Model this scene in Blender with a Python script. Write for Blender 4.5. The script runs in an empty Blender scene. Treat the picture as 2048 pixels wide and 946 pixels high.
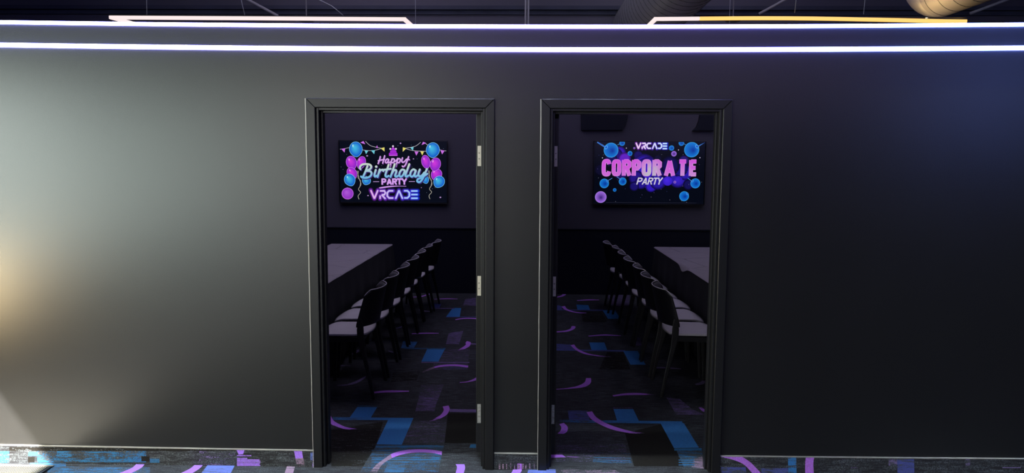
import bpy, bmesh, math, random
from mathutils import Vector, Matrix
random.seed(7)
C = bpy.context.scene.collection
SC = bpy.context.scene

# ------------------------------------------------------------------ camera
F = 1454.13; PITCH = .0981; YAW = .0199; ROLL = .0056; CAM_H = 1.7265; CAM_D = 3.9943
def ray(px, py):
    u = (px - 1024) / F; v = (py - 473) / F
    cr, sr = math.cos(ROLL), math.sin(ROLL)
    u, v = cr * u + sr * v, -sr * u + cr * v
    cp, sp = math.cos(PITCH), math.sin(PITCH)
    y = cp + sp * -v; z = -sp + cp * -v; x = u
    cy, sy = math.cos(YAW), math.sin(YAW)
    return Vector((cy * x - sy * y, sy * x + cy * y, z))
def on_floor(px, py, z=0.0):
    d = ray(px, py); t = (z - CAM_H) / d.z
    return (t * d.x, -CAM_D + t * d.y)
def on_wall(px, py, y=0.0):
    d = ray(px, py); t = (y + CAM_D) / d.y
    return (t * d.x, CAM_H + t * d.z)
fwd = ray(1024, 473).normalized()
right = (ray(1025, 473) - ray(1024, 473)).normalized()
up = right.cross(fwd)
cam = bpy.data.objects.new('camera', bpy.data.cameras.new('camera'))
C.objects.link(cam); SC.camera = cam
M = Matrix((right, up, -fwd)).transposed().to_4x4(); M.translation = (0, -CAM_D, CAM_H)
cam.matrix_world = M
cam.data.sensor_width = 36; cam.data.lens = F / 2048 * 36; cam.data.clip_start = .05

# ------------------------------------------------------------------ view, world, lights
SC.view_settings.view_transform = 'Standard'; SC.view_settings.look = 'None'
SC.view_settings.exposure = 0; SC.view_settings.gamma = 1; SC.view_settings.use_curve_mapping = False
try:
    SC.cycles.use_denoising = True
    SC.cycles.sample_clamp_indirect = 6
except Exception: pass
W = bpy.data.worlds.new('world'); SC.world = W; W.use_nodes = True
W.node_tree.nodes['Background'].inputs[0].default_value = (.55, .68, .8, 1)
W.node_tree.nodes['Background'].inputs[1].default_value = .25

def area(name, loc, direction, sx, sy, power, col, spread=None):
    L = bpy.data.lights.new(name, 'AREA'); L.shape = 'RECTANGLE'; L.size = sx; L.size_y = sy
    L.energy = power; L.color = col
    if spread: L.spread = spread
    o = bpy.data.objects.new(name, L); C.objects.link(o); o.location = loc
    o.rotation_euler = Vector(direction).to_track_quat('-Z', 'Y').to_euler()
    return o
# daylight entering through the storefront glazing in the hall's left wall
area('daylight_through_storefront', (-4.32, -4.1, 1.65), (1, 0, 0), 6.6, 1.7, 265, (.84, 1.0, .93))
area('daylight_near_corner', (-4.32, -1.7, 1.65), (1, .1, 0), 1.5, 1.3, 30, (.93, 1, .92))
# warm light bounced off the sunlit pavement below the window
area('sunlit_pavement_bounce', (-4.32, -1.25, .80), (1, .1, .1), .8, .5, 58, (1, .72, .34))
# blue spot of the hall's ceiling
area('blue_hall_spot', (5.1, -4.2, 2.65), (-.5, 1, -.1), .9, .8, 21, (.20, .30, 1))
area('violet_sheen_fill', (1.6, -4.4, 3.05), (0, 1, -.12), 5.5, .35, 28, (.56, .44, 1))  # unseen fill added for the violet sheen high on the wall
area('daylight_through_rear_glazing', (-3.0, -8.92, 1.95), (.1, 1, 0), 2.7, 2.6, 120, (1, .97, .92))
# unseen fill lamps added overhead to brighten the two rooms
area('left_room_fill_light', (-1.9, 3.3, 4.5), (0, 0, -1), 2.2, 3.2, 50, (.80, .72, 1))
area('right_room_fill_light', (1.9, 3.3, 4.5), (0, 0, -1), 2.2, 3.2, 50, (.76, .72, 1))
area('hall_floor_fill', (.3, -.30, 4.5), (0, .015, -1), 8, .06, 34, (.80, .93, 1), math.radians(26))  # added lamp that brightens the hall floor along the wall
area('blue_deck_fill', (0, 1.6, 3.9), (0, 1, .0), 13, .2, 48, (.34, .40, 1))  # unseen blue fill added to tint the space above the rooms
sun = bpy.data.lights.new('sun', 'SUN'); sun.energy = 54; sun.color = (1, .95, .84); sun.angle = math.radians(.9)
so = bpy.data.objects.new('sun', sun); C.objects.link(so)
so.rotation_euler = Vector((1, 1.15, -1.5)).to_track_quat('-Z', 'Y').to_euler(); so.location = (-9, -8, 9)

# ------------------------------------------------------------------ materials
def srgb(r, g, b):
    f = lambda c: (c / 255 / 12.92) if c / 255 <= .04045 else ((c / 255 + .055) / 1.055) ** 2.4
    return (f(r), f(g), f(b), 1)
def mat(name, col, rough=.6, metal=0, bump=0, bscale=300, spec=.5, var=0, vscale=4):
    m = bpy.data.materials.new(name); m.use_nodes = True; nt = m.node_tree; n = nt.nodes; l = nt.links
    b = n['Principled BSDF']; b.inputs['Base Color'].default_value = (*col[:3], 1)
    b.inputs['Roughness'].default_value = rough; b.inputs['Metallic'].default_value = metal
    b.inputs['Specular IOR Level'].default_value = spec
    tc = n.new('ShaderNodeTexCoord')
    if bump:
        t = n.new('ShaderNodeTexNoise'); t.inputs['Scale'].default_value = bscale; t.inputs['Detail'].default_value = 3
        l.new(tc.outputs['Object'], t.inputs['Vector'])
        bp = n.new('ShaderNodeBump'); bp.inputs['Strength'].default_value = bump; bp.inputs['Distance'].default_value = .002
        l.new(t.outputs['Fac'], bp.inputs['Height']); l.new(bp.outputs['Normal'], b.inputs['Normal'])
    if var:
        t = n.new('ShaderNodeTexNoise'); t.inputs['Scale'].default_value = vscale; t.inputs['Detail'].default_value = 4
        l.new(tc.outputs['Object'], t.inputs['Vector'])
        mp = n.new('ShaderNodeMapRange'); mp.inputs['To Min'].default_value = 1 - var; mp.inputs['To Max'].default_value = 1 + var
        l.new(t.outputs['Fac'], mp.inputs['Value'])
        mx = n.new('ShaderNodeMix'); mx.data_type = 'RGBA'; mx.blend_type = 'MULTIPLY'; mx.inputs['Factor'].default_value = 1
        mx.inputs['A'].default_value = (*col[:3], 1); l.new(mp.outputs['Result'], mx.inputs['B'])
        l.new(mx.outputs['Result'], b.inputs['Base Color'])
    return m
def emis(name, col, strength):
    m = bpy.data.materials.new(name); m.use_nodes = True; nt = m.node_tree
    b = nt.nodes['Principled BSDF']; b.inputs['Base Color'].default_value = (.12, .12, .12, 1)
    b.inputs['Emission Color'].default_value = (*col, 1); b.inputs['Emission Strength'].default_value = strength
    return m
def mix_emis_x(name, cols, strength):
    """emission whose colour drifts along the object's length"""
    m = bpy.data.materials.new(name); m.use_nodes = True; nt = m.node_tree; n = nt.nodes; l = nt.links
    b = n['Principled BSDF']; b.inputs['Base Color'].default_value = (.6, .6, .6, 1)
    b.inputs['Emission Strength'].default_value = strength
    tc = n.new('ShaderNodeTexCoord'); sp = n.new('ShaderNodeSeparateXYZ'); l.new(tc.outputs['Object'], sp.inputs[0])
    mr = n.new('ShaderNodeMapRange'); mr.inputs['From Min'].default_value = -3.5; mr.inputs['From Max'].default_value = 3.5
    l.new(sp.outputs['X'], mr.inputs['Value'])
    cr = n.new('ShaderNodeValToRGB'); l.new(mr.outputs['Result'], cr.inputs[0])
    el = cr.color_ramp.elements
    el[0].position = cols[0][0]; el[0].color = (*cols[0][1], 1); el[1].position = cols[-1][0]; el[1].color = (*cols[-1][1], 1)
    for p, c in cols[1:-1]:
        e = el.new(p); e.color = (*c, 1)
    l.new(cr.outputs[0], b.inputs['Emission Color'])
    return m
def carpet(name):
    m = bpy.data.materials.new(name); m.use_nodes = True; nt = m.node_tree; n = nt.nodes; l = nt.links
    b = n['Principled BSDF']; b.inputs['Roughness'].default_value = .95; b.inputs['Specular IOR Level'].default_value = .15
    tc = n.new('ShaderNodeTexCoord')
    def noise(scale3, scale, detail=4, rough=.6):
        mp = n.new('ShaderNodeMapping'); mp.inputs['Scale'].default_value = scale3; l.new(tc.outputs['Object'], mp.inputs[0])
        t = n.new('ShaderNodeTexNoise'); t.inputs['Scale'].default_value = scale; t.inputs['Detail'].default_value = detail
        t.inputs['Roughness'].default_value = rough
        l.new(mp.outputs[0], t.inputs['Vector']); return t.outputs['Fac']
    streak = noise((1, 8, 8), 9, 6, .8)        # thread rows run across the room
    pile = noise((1, 1, 1), 170, 3, .8)
    patch = noise((1, 1, 1), 1.6, 5, .6)
    def mr(src, a, b_, c, d):
        q = n.new('ShaderNodeMapRange'); q.inputs['From Min'].default_value = a; q.inputs['From Max'].default_value = b_
        q.inputs['To Min'].default_value = c; q.inputs['To Max'].default_value = d; l.new(src, q.inputs['Value']); return q.outputs['Result']
    def mth(op, a, b_):
        q = n.new('ShaderNodeMath'); q.operation = op
        for i, s in enumerate((a, b_)):
            if isinstance(s, (int, float)): q.inputs[i].default_value = s
            else: l.new(s, q.inputs[i])
        return q.outputs[0]
    def mixc(f, A, B):
        q = n.new('ShaderNodeMix'); q.data_type = 'RGBA'
        for k, s in (('Factor', f), ('A', A), ('B', B)):
            if isinstance(s, (int, float, tuple)): q.inputs[k].default_value = s
            else: l.new(s, q.inputs[k])
        return q.outputs['Result']
    # worn pale threads over a near-black ground, denser in some patches
    thread = mth('MULTIPLY', mr(streak, .42, .62, 0, 1), mth('MULTIPLY', mr(patch, .38, .62, .35, 1), mr(pile, .42, .60, 0, 1)))
    base = mixc(thread, (.027, .027, .032, 1), (.18, .21, .235, 1))
    base = mixc(mr(patch, .55, .75, 0, .5), base, (.02, .0185, .017, 1))
    at = n.new('ShaderNodeAttribute'); at.attribute_name = 'Pat'
    nz = mth('ADD', mth('MULTIPLY', streak, .64), mth('MULTIPLY', pile, .36))
    nz = mr(nz, .41, .59, .04, .93)
    mask = mr(mth('SUBTRACT', at.outputs['Alpha'], nz), -.04, .04, 0, 1)
    tint = n.new('ShaderNodeMix'); tint.data_type = 'RGBA'; tint.blend_type = 'MULTIPLY'; tint.inputs['Factor'].default_value = 1
    l.new(at.outputs['Color'], tint.inputs['A']); l.new(mr(pile, .3, .7, .72, 1.25), tint.inputs['B'])
    l.new(mixc(mask, base, tint.outputs['Result']), b.inputs['Base Color'])
    bp = n.new('ShaderNodeBump'); bp.inputs['Strength'].default_value = .5; bp.inputs['Distance'].default_value = .003
    l.new(pile, bp.inputs['Height']); l.new(bp.outputs['Normal'], b.inputs['Normal'])
    return m
def screen_mat(name):
    m = bpy.data.materials.new(name); m.use_nodes = True; nt = m.node_tree; b = nt.nodes['Principled BSDF']
    b.inputs['Base Color'].default_value = (.004, .004, .005, 1); b.inputs['Roughness'].default_value = .3
    at = nt.nodes.new('ShaderNodeAttribute'); at.attribute_name = 'Pat'
    nt.links.new(at.outputs['Color'], b.inputs['Emission Color']); b.inputs['Emission Strength'].default_value = 1.0
    return m

M_wall = mat('black_wall_paint', (.0125, .0125, .0135), .31, bump=.2, bscale=260, spec=.5, var=.12, vscale=2.5)
M_trim = mat('black_satin_trim_paint', (.012, .012, .0135), .34, bump=.1, bscale=120, spec=.34)
M_room = mat('plum_grey_room_paint', (.068, .062, .080), .7, bump=.2, bscale=200, spec=.2)
M_wains = mat('black_wainscot_paint', (.006, .007, .014), .55, spec=.2, bump=.15)
M_deck = mat('black_ceiling_paint', (.035, .037, .055), .8, var=.4, vscale=3, spec=.2)
M_carpet = carpet('patterned_carpet')
M_edge = mat('pale_carpet_edge', (.30, .29, .27), .6, var=.3, vscale=20)
M_pale_line = mat('pale_strip_grey', (.42, .40, .37), .5, var=.35, vscale=9)
M_duct = mat('grey_painted_duct', (.20, .19, .20), .5, metal=.0, bump=.1, bscale=60, var=.1)
M_seam = mat('duct_seam', (.03, .03, .035), .5, var=.2)
M_shell = mat('black_chair_plastic', (.008, .008, .010), .42, bump=.05, bscale=500, spec=.45)
M_lining = mat('grey_back_lining', (.13, .125, .14), .6, bump=.3, bscale=300, var=.2)
M_rim = mat('pale_rim_highlight', (.62, .58, .64), .4, var=.2, vscale=30)  # gloss highlight of the backrest's top edge, put in as pale colour
M_seat = mat('light_grey_seat_vinyl', (.46, .43, .47), .55, var=.1, vscale=12, bump=.15, bscale=90)
M_cloth = mat('black_tablecloth_fabric', (.018, .019, .021), .85, bump=.4, bscale=250, spec=.2, var=.2)
M_cover = mat('pale_table_cover', (.25, .225, .25), .6, var=.08, vscale=6, spec=.3)
M_ttop = mat('table_laminate', (.3, .3, .3), .5, var=.1)
M_steel = mat('dark_steel', (.05, .05, .055), .4, metal=.8, var=.2)
M_hinge = mat('satin_nickel_hinge', (.62, .58, .50), .42, metal=.35, var=.15, vscale=60)
M_hinge2 = mat('paint_smeared_hinge', (.34, .34, .34), .5, metal=.3, var=.7, vscale=90)
M_screw = mat('screw_metal', (.16, .14, .12), .35, metal=.5, var=.2)
M_wire = mat('pale_cable', (.28, .28, .30), .5, var=.1)
M_black = mat('black_plastic', (.006, .006, .008), .35, var=.1)
M_grille = mat('aluminium_grille_bar', (.24, .23, .20), .45, metal=.3, var=.15)
M_led = mix_emis_x('violet_led_strip', [(.0, (.22, .24, 1)), (.35, (.26, .22, 1)), (.62, (.23, .18, 1)), (.8, (.13, .22, 1)), (1, (.18, .22, 1))], 20)
M_warm = emis('rose_white_tube', (1, .82, .80), 1.0)
M_amber = emis('amber_tube', (1, .56, .13), 1.25)
M_screen = screen_mat('lit_screen')

nt = M_cover.node_tree; n_ = nt.nodes
tc_ = n_.new('ShaderNodeTexCoord'); nz_ = n_.new('ShaderNodeTexNoise'); nz_.inputs['Scale'].default_value = 2.2; vo_ = n_.new('ShaderNodeTexVoronoi'); vo_.feature = 'DISTANCE_TO_EDGE'; vo_.inputs['Scale'].default_value = 1.9
ad_ = n_.new('ShaderNodeMix'); ad_.data_type = 'VECTOR'; ad_.inputs['Factor'].default_value = .18
nt.links.new(tc_.outputs['Object'], nz_.inputs['Vector']); nt.links.new(tc_.outputs['Object'], ad_.inputs['A']); nt.links.new(nz_.outputs['Color'], ad_.inputs['B']); nt.links.new(ad_.outputs['Result'], vo_.inputs['Vector'])
mr_ = n_.new('ShaderNodeMapRange'); mr_.inputs['From Max'].default_value = .022; nt.links.new(vo_.outputs['Distance'], mr_.inputs['Value'])
bp_ = n_.new('ShaderNodeBump'); bp_.inputs['Strength'].default_value = .9; bp_.inputs['Distance'].default_value = .012
nt.links.new(mr_.outputs['Result'], bp_.inputs['Height']); nt.links.new(bp_.outputs['Normal'], n_['Principled BSDF'].inputs['Normal'])

# ------------------------------------------------------------------ mesh helpers
class MB:
    def __init__(s): s.v = []; s.f = []; s.m = []; s.c = []; s.mats = []
    def mi(s, m):
        if m not in s.mats: s.mats.append(m)
        return s.mats.index(m)
    def poly(s, pts, m, cols=None):
        i = len(s.v); s.v += [tuple(p) for p in pts]; s.f.append(list(range(i, i + len(pts)))); s.m.append(s.mi(m))
        s.c += (cols if cols else [(0, 0, 0, 0)] * len(pts))
    def raw(s, vs, fs, m, cols=None):
        i = len(s.v); s.v += [tuple(p) for p in vs]; k = s.mi(m)
        for f in fs: s.f.append([a + i for a in f]); s.m.append(k)
        s.c += (cols if cols else [(0, 0, 0, 0)] * len(vs))
    def box(s, x0, x1, y0, y1, z0, z1, m):
        v = [(x, y, z) for z in (z0, z1) for y in (y0, y1) for x in (x0, x1)]
        s.raw(v, [(0, 2, 3, 1), (4, 5, 7, 6), (0, 1, 5, 4), (2, 6, 7, 3), (0, 4, 6, 2), (1, 3, 7, 5)], m)
    def tube(s, pts, r, m, n=8, caps=True):
        pts = [Vector(p) for p in pts]; rs = r if isinstance(r, (list, tuple)) else [r] * len(pts)
        vs = []; fs = []; prev = None
        for i, p in enumerate(pts):
            t = (pts[min(i + 1, len(pts) - 1)] - pts[max(i - 1, 0)]).normalized()
            a = prev if prev is not None else (Vector((0, 0, 1)) if abs(t.z) < .9 else Vector((1, 0, 0)))
            a = (a - t * a.dot(t)).normalized(); prev = a; b = t.cross(a)
            for k in range(n):
                q = 2 * math.pi * k / n; vs.append(p + (a * math.cos(q) + b * math.sin(q)) * rs[i])
        for i in range(len(pts) - 1):
            for k in range(n): fs.append((i * n + k, i * n + (k + 1) % n, (i + 1) * n + (k + 1) % n, (i + 1) * n + k))
        if caps: fs.append(tuple(range(n))[::-1]); fs.append(tuple((len(pts) - 1) * n + k for k in range(n)))
        s.raw(vs, fs, m)
    def strip(s, pts, w, h, m, sideax=None):
        """flat bar of width w and thickness h swept along pts; width along sideax"""
        pts = [Vector(p) for p in pts]; sd = Vector(sideax).normalized(); vs = []; fs = []
        for i, p in enumerate(pts):
            t = (pts[min(i + 1, len(pts) - 1)] - pts[max(i - 1, 0)]).normalized()
            nn = t.cross(sd).normalized()
            ww = w[i] if isinstance(w, list) else w
            for a, b in ((-1, -1), (1, -1), (1, 1), (-1, 1)): vs.append(p + sd * a * ww / 2 + nn * b * h / 2)
        for i in range(len(pts) - 1):
            for k in range(4): fs.append((i * 4 + k, i * 4 + (k + 1) % 4, i * 4 + 4 + (k + 1) % 4, i * 4 + 4 + k))
        fs.append((3, 2, 1, 0)); e = (len(pts) - 1) * 4; fs.append((e, e + 1, e + 2, e + 3))
        s.raw(vs, fs, m)
    def build(s, name, parent=None, bevel=0, seg=2, smooth=False, solid=0, fix=True, weld=False):
        me = bpy.data.meshes.new(name); me.from_pydata(s.v, [], s.f)
        for m in s.mats: me.materials.append(m)
        me.polygons.foreach_set('material_index', s.m)
        at = me.color_attributes.new('Pat', 'FLOAT_COLOR', 'POINT')
        at.data.foreach_set('color', [x for c in s.c for x in c])
        me.update()
        if fix or weld:
            bm = bmesh.new(); bm.from_mesh(me)
            if weld: bmesh.ops.remove_doubles(bm, verts=bm.verts, dist=1e-5)
            if fix: bmesh.ops.recalc_face_normals(bm, faces=bm.faces)
            bm.to_mesh(me); bm.free()
        o = bpy.data.objects.new(name, me); C.objects.link(o)
        if parent: o.parent = parent
        if solid:
            q = o.modifiers.new('solid', 'SOLIDIFY'); q.thickness = solid; q.offset = 0
        if bevel:
            q = o.modifiers.new('bevel', 'BEVEL'); q.width = bevel; q.segments = seg; q.limit_method = 'ANGLE'
            if smooth is None: smooth = False
        if smooth:
            for p in me.polygons: p.use_smooth = True
        return o
def tag(o, label=None, cat=None, group=None, kind=None):
    if label: o['label'] = label
    if cat: o['category'] = cat
    if group: o['group'] = group
    if kind: o['kind'] = kind
    return o
def empty(name, loc=(0, 0, 0), rz=0, **k):
    o = bpy.data.objects.new(name, None); C.objects.link(o); o.location = loc; o.rotation_euler = (0, 0, rz)
    o.empty_display_size = .1
    return tag(o, **k)
def copy_tree(o, parent=None):
    c = o.copy(); C.objects.link(c)
    if parent: c.parent = parent
    for ch in o.children: copy_tree(ch, c)
    return c
def struct(o): return tag(o, kind='structure')

# ------------------------------------------------------------------ structure
XL, XR = -4.4, 6.6          # hall extents
XB = -8.6                   # the rooms behind the wall reach further left
YB, YF = 5.67, -9.0
DECK = 4.75
T = .12                     # partition thickness
def led_z(x, which): return (2.3430 if which == 0 else 2.4640) + .0022 * x * x
def bb_z(x): return .0975 + .0011 * x * x
DOORS = [(-1.153, -.227), (.125, 1.053)]
DH = 2.032
def wall_front():
    b = MB(); xs = [XL + .0, -3.6, -2.9, -2.2, -1.6, DOORS[0][0], -.9, -.5, DOORS[0][1], -.05, DOORS[1][0], .5, .8, DOORS[1][1], 1.7, 2.4, 3.1, 4, 5, XR]
    for i in range(len(xs) - 1):
        a, c = xs[i], xs[i + 1]; mid = (a + c) / 2
        z0 = DH if any(d[0] < mid < d[1] for d in DOORS) else 0
        za, zc = led_z(a, 1), led_z(c, 1)
        b.poly([(a, 0, z0), (c, 0, z0), (c, 0, zc), (a, 0, za)], M_wall)
        b.poly([(a, T, z0), (a, T, za), (c, T, zc), (c, T, z0)], M_room)
        b.poly([(a, 0, za), (c, 0, zc), (c, T, zc), (a, T, za)], M_wall)
        if z0: b.poly([(a, 0, z0), (a, T, z0), (c, T, z0), (c, 0, z0)], M_wall)
    for d in DOORS:
        for x in d: b.poly([(x, 0, 0), (x, T, 0), (x, T, DH), (x, 0, DH)], M_wall)
    return struct(b.build('wall_front'))
wall_front()
# back wall of both rooms: painted above, black wainscot below with a small ledge
b = MB()
b.box(XB, XR, YB, YB + .12, .8847, DECK, M_room); b.box(XB, XR, YB, YB + .12, 0, .8847, M_wains)
struct(b.build('wall_back'))
b = MB(); b.box(XB, XR, YB - .014, YB - .0005, .868, .886, M_wains); struct(b.build('trim_1', bevel=.003))
b = MB(); b.box(-.065, .015, T + .0, YB, 0, 2.44, M_room); struct(b.build('wall_partition'))
# the hall's left wall with the glazed storefront the sun comes through
b = MB(); WZ0, WZ1, WY0, WY1 = .12, 2.72, -7.6, -.45
b.box(XL - .15, XL, YF, WY0, 0, DECK, M_wall); b.box(XL - .15, XL, WY1, T, 0, DECK, M_wall)
b.box(XL - .15, XL, WY0, WY1, WZ1, DECK, M_wall); b.box(XL - .15, XL, WY0, WY1, 0, WZ0, M_wall)
struct(b.build('wall_left'))
b = MB(); b.box(XB, XL - .15, 0, T, 0, DECK, M_room); struct(b.build('wall_side'))
b = MB(); b.box(XB - .12, XB, -.0, YB + .12, 0, DECK, M_room); struct(b.build('wall_far_left'))
b = MB()
for y in (WY0, -5.8, -4.0, WY1 - .05): b.box(XL - .11, XL - .05, y, y + .05, WZ0, WZ1, M_steel)
b.box(XL - .11, XL - .05, WY0, WY1, WZ0, WZ0 + .05, M_steel); b.box(XL - .11, XL - .05, WY0, WY1, WZ1 - .05, WZ1, M_steel)
struct(b.build('window_1'))
b = MB(); b.box(XR, XR + .12, YF, YB + .12, 0, DECK, M_wall); struct(b.build('wall_right'))
b = MB(); RW = (-4.35, -1.65, .6, 3.3)
b.box(XL - .15, RW[0], YF - .12, YF, 0, DECK, M_wall); b.box(RW[1], XR + .12, YF - .12, YF, 0, DECK, M_wall)
b.box(RW[0], RW[1], YF - .12, YF, 0, RW[2], M_wall); b.box(RW[0], RW[1], YF - .12, YF, RW[3], DECK, M_wall); struct(b.build('wall_rear'))
b = MB()
for x in (RW[0], -3.02, RW[1] - .05): b.box(x, x + .05, YF - .08, YF - .02, RW[2], RW[3], M_steel)
b.box(RW[0], RW[1], YF - .08, YF - .02, RW[2], RW[2] + .05, M_steel); b.box(RW[0], RW[1], YF - .08, YF - .02, RW[3] - .05, RW[3], M_steel); struct(b.build('window_2'))
b = MB(); b.box(XL - .15, XR + .12, YF - .12, YB + .12, DECK, DECK + .1, M_deck); b.box(XB - .12, XL - .15, 0, YB + .12, DECK, DECK + .1, M_deck)
y = YF + .4
while y < YB:
    b.box(XL if y < .2 else XB, XR, y, y + .12, DECK - .09, DECK, M_deck); y += .75
struct(b.build('ceiling'))
b = MB(); b.box(XB, XR, YB - .10, YB - .0005, 3.712, 3.76, M_deck); b.box(XB, XR, YB - .04, YB - .0005, 3.66, 3.712, M_deck)
struct(b.build('trim_2'))

# ------------------------------------------------------------------ carpet floor
PUR = srgb(192, 122, 236)[:3]; PURH = srgb(168, 122, 240)[:3]; BLU = srgb(62, 128, 194)[:3]
LAV = srgb(128, 106, 164)[:3]; IND = srgb(84, 92, 160)[:3]; PERI = srgb(104, 122, 200)[:3]
CYA = srgb(50, 112, 162)[:3]; GRL = srgb(128, 112, 160)[:3]; BRN = srgb(33, 31, 29)[:3]; PINK = srgb(160, 132, 160)[:3]
FL = MB()
FL.poly([(XL, YF, 0), (XR, YF, 0), (XR, YB, 0), (XL, YB, 0)], M_carpet)
_lay = [0]
def lift():
    _lay[0] += 1; return .00030 + .00002 * _lay[0]
# crop frames in which the pattern was measured: (x0, y0, pixels per unit)
CA = (640, 800, 6.0235); CB = (650, 660, 6.306); CC = (780, 570, 8.6); CD = (1090, 580, 5.912); CE = (1090, 730, 4.379)
def fpt(fr, x, y): return on_floor(fr[0] + x / fr[2], fr[1] + y / fr[2])
def patchf(fr, pts, col, al=1.0):
    z = lift(); al = al if isinstance(al, list) else [al] * len(pts)
    FL.poly([(*fpt(fr, *p), z) for p in pts], M_carpet, [(*col, a) for a in al])
def band(fr, A, B, col, al=1.0, surf=None):
    """ribbon between two measured edges A and B, resampled smoothly; al = (start, end) coverage"""
    z = lift(); n = 22
    def samp(P, t):
        P = [Vector(fpt(fr, *p)) for p in P] if surf is None else [Vector(surf(fr, *p)) for p in P]
        L = [0]
        for i in range(len(P) - 1): L.append(L[-1] + (P[i + 1] - P[i]).length)
        s = t * L[-1]; i = 0
        while i < len(P) - 2 and L[i + 1] < s: i += 1
        u = (s - L[i]) / max(1e-9, L[i + 1] - L[i])
        p0 = P[i - 1] if i else P[i] * 2 - P[i + 1]; p3 = P[i + 2] if i + 2 < len(P) else P[i + 1] * 2 - P[i]
        p1, p2 = P[i], P[i + 1]
        return .5 * ((2 * p1) + (p2 - p0) * u + (2 * p0 - 5 * p1 + 4 * p2 - p3) * u * u + (3 * p1 - p0 - 3 * p2 + p3) * u ** 3)
    a0, a1 = al if isinstance(al, tuple) else (al, al)
    vs = []; cs = []
    for i in range(n + 1):
        t = i / n; a = a0 + (a1 - a0) * t
        for P in (A, B):
            q = samp(P, t); vs.append((q.x, q.y, z) if surf is None else (q.x, 0, q.y)); cs.append((*col, a))
    fs = [(2 * i, 2 * i + 1, 2 * i + 3, 2 * i + 2) for i in range(n)]
    return vs, fs, cs
def arc(fr, A, B, col=PUR, al=1.0):
    vs, fs, cs = band(fr, A, B, col, al); FL.raw(vs, fs, M_carpet, cs)
def ln(fr, x0, y0, x1, y1, h, col, al=1.0):
    patchf(fr, [(x0, y0), (x1, y1), (x1, y1 + h), (x0, y0 + h)], col, al)

# near part of the left room
patchf(CA, [(670, 560), (1490, 565), (1425, 870), (480, 870)], CYA, .30)
patchf(CA, [(830, 740), (1030, 740), (1010, 870), (770, 870)], CYA, [.36, .36, .55, .6])
patchf(CA, [(1180, 10), (1410, 0), (1380, 135), (1150, 135)], LAV, .42)
patchf(CA, [(1040, 245), (1540, 245), (1500, 520), (1000, 520)], GRL, .22)
patchf(CA, [(1540, 160), (1885, 160), (1885, 520), (1500, 520)], BRN, 1)
patchf(CA, [(135, 360), (760, 260), (680, 540), (520, 800), (135, 800)], BRN, .85)
patchf(CA, [(450, 84), (688, 88), (605, 225), (350, 222)], BLU, .97)
ln(CA, 450, 66, 700, 72, 9, CYA, .45)
patchf(CA, [(150, 208), (1125, 217), (1115, 243), (150, 240)], BLU, [.55, .97, .97, .55])
patchf(CA, [(825, 232), (1122, 226), (985, 540), (680, 535)], BLU, .98)
ln(CA, 670, 550, 1490, 545, 26, CYA, .62)
for yy, a in ((600, .5), (650, .45), (690, .55), (712, .65), (740, .5)): ln(CA, 620, yy, 1440, yy, 12, CYA, a)
patchf(CA, [(1560, 108), (1885, 115), (1885, 148), (1560, 144)], LAV, .72)
patchf(CA, [(1815, 535), (1885, 535), (1885, 578), (1800, 575)], CYA, .8)
arc(CA, [(100, 130), (135, 200), (165, 250), (220, 285), (290, 318), (350, 335)], [(60, 200), (135, 292), (180, 312), (240, 336), (300, 352), (360, 358)])
arc(CA, [(350, 335), (400, 342), (450, 350)], [(360, 358), (405, 352), (450, 352)], PUR, (.8, .3))
arc(CA, [(850, 655), (920, 628), (1050, 602), (1200, 595), (1350, 602), (1470, 620)], [(868, 700), (940, 672), (1050, 645), (1200, 632), (1350, 640), (1465, 662)])
arc(CA, [(850, 655), (760, 720), (680, 780), (600, 870)], [(870, 700), (800, 740), (740, 790), (690, 870)], PINK, (.72, .42))
arc(CA, [(1548, 66), (1562, 110), (1530, 175), (1465, 218)], [(1478, 80), (1490, 125), (1455, 178), (1405, 210)], PUR)
arc(CA, [(1465, 218), (1400, 240), (1310, 262)], [(1405, 210), (1360, 240), (1310, 258)], PUR, (.7, .3))
arc(CA, [(1635, 775), (1650, 810), (1640, 860), (1610, 960)], [(1740, 775), (1748, 815), (1735, 870), (1700, 960)], PURH)
# middle of the left room
patchf(CB, [(1440, 245), (1830, 245), (1790, 500), (1340, 500)], GRL, .25)
patchf(CB, [(1210, 700), (1500, 690), (1400, 940), (1165, 940)], LAV, [.15, .3, .5, .46])
patchf(CB, [(1560, 40), (1745, 10), (1690, 182), (1525, 180)], LAV, .44)
patchf(CB, [(985, 140), (1165, 150), (1120, 228), (960, 228)], BLU, .55)
patchf(CB, [(860, 540), (1200, 520), (1150, 640), (830, 660)], BRN, .6)
patchf(CB, [(1290, 240), (1512, 240), (1430, 400), (1215, 400)], BLU, .98)
patchf(CB, [(990, 226), (1522, 228), (1518, 246), (990, 240)], CYA, .5)
ln(CB, 1215, 404, 1820, 404, 12, LAV, .62)
for yy in (470, 490): ln(CB, 1500, yy, 1800, yy, 6, IND, .5)
arc(CB, [(1370, 465), (1450, 445), (1560, 435), (1680, 435), (1807, 450)], [(1385, 482), (1450, 468), (1560, 458), (1680, 460), (1803, 476)])
arc(CB, [(1370, 465), (1290, 495), (1220, 535)], [(1385, 482), (1320, 508), (1250, 535)], PINK, (.7, .3))
arc(CB, [(1790, 140), (1838, 158), (1822, 205), (1765, 240)], [(1770, 165), (1776, 185), (1740, 215), (1700, 238)])
arc(CB, [(1765, 240), (1720, 250), (1670, 258)], [(1700, 238), (1690, 250), (1670, 255)], PUR, (.7, .3))
arc(CB, [(1990, 540), (1912, 596), (1850, 630), (1780, 652), (1700, 660)], [(1990, 600), (1912, 634), (1850, 650), (1780, 662), (1700, 666)], PUR, (1, .75))
ln(CB, 1840, 168, 1910, 172, 16, LAV, .6)
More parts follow.
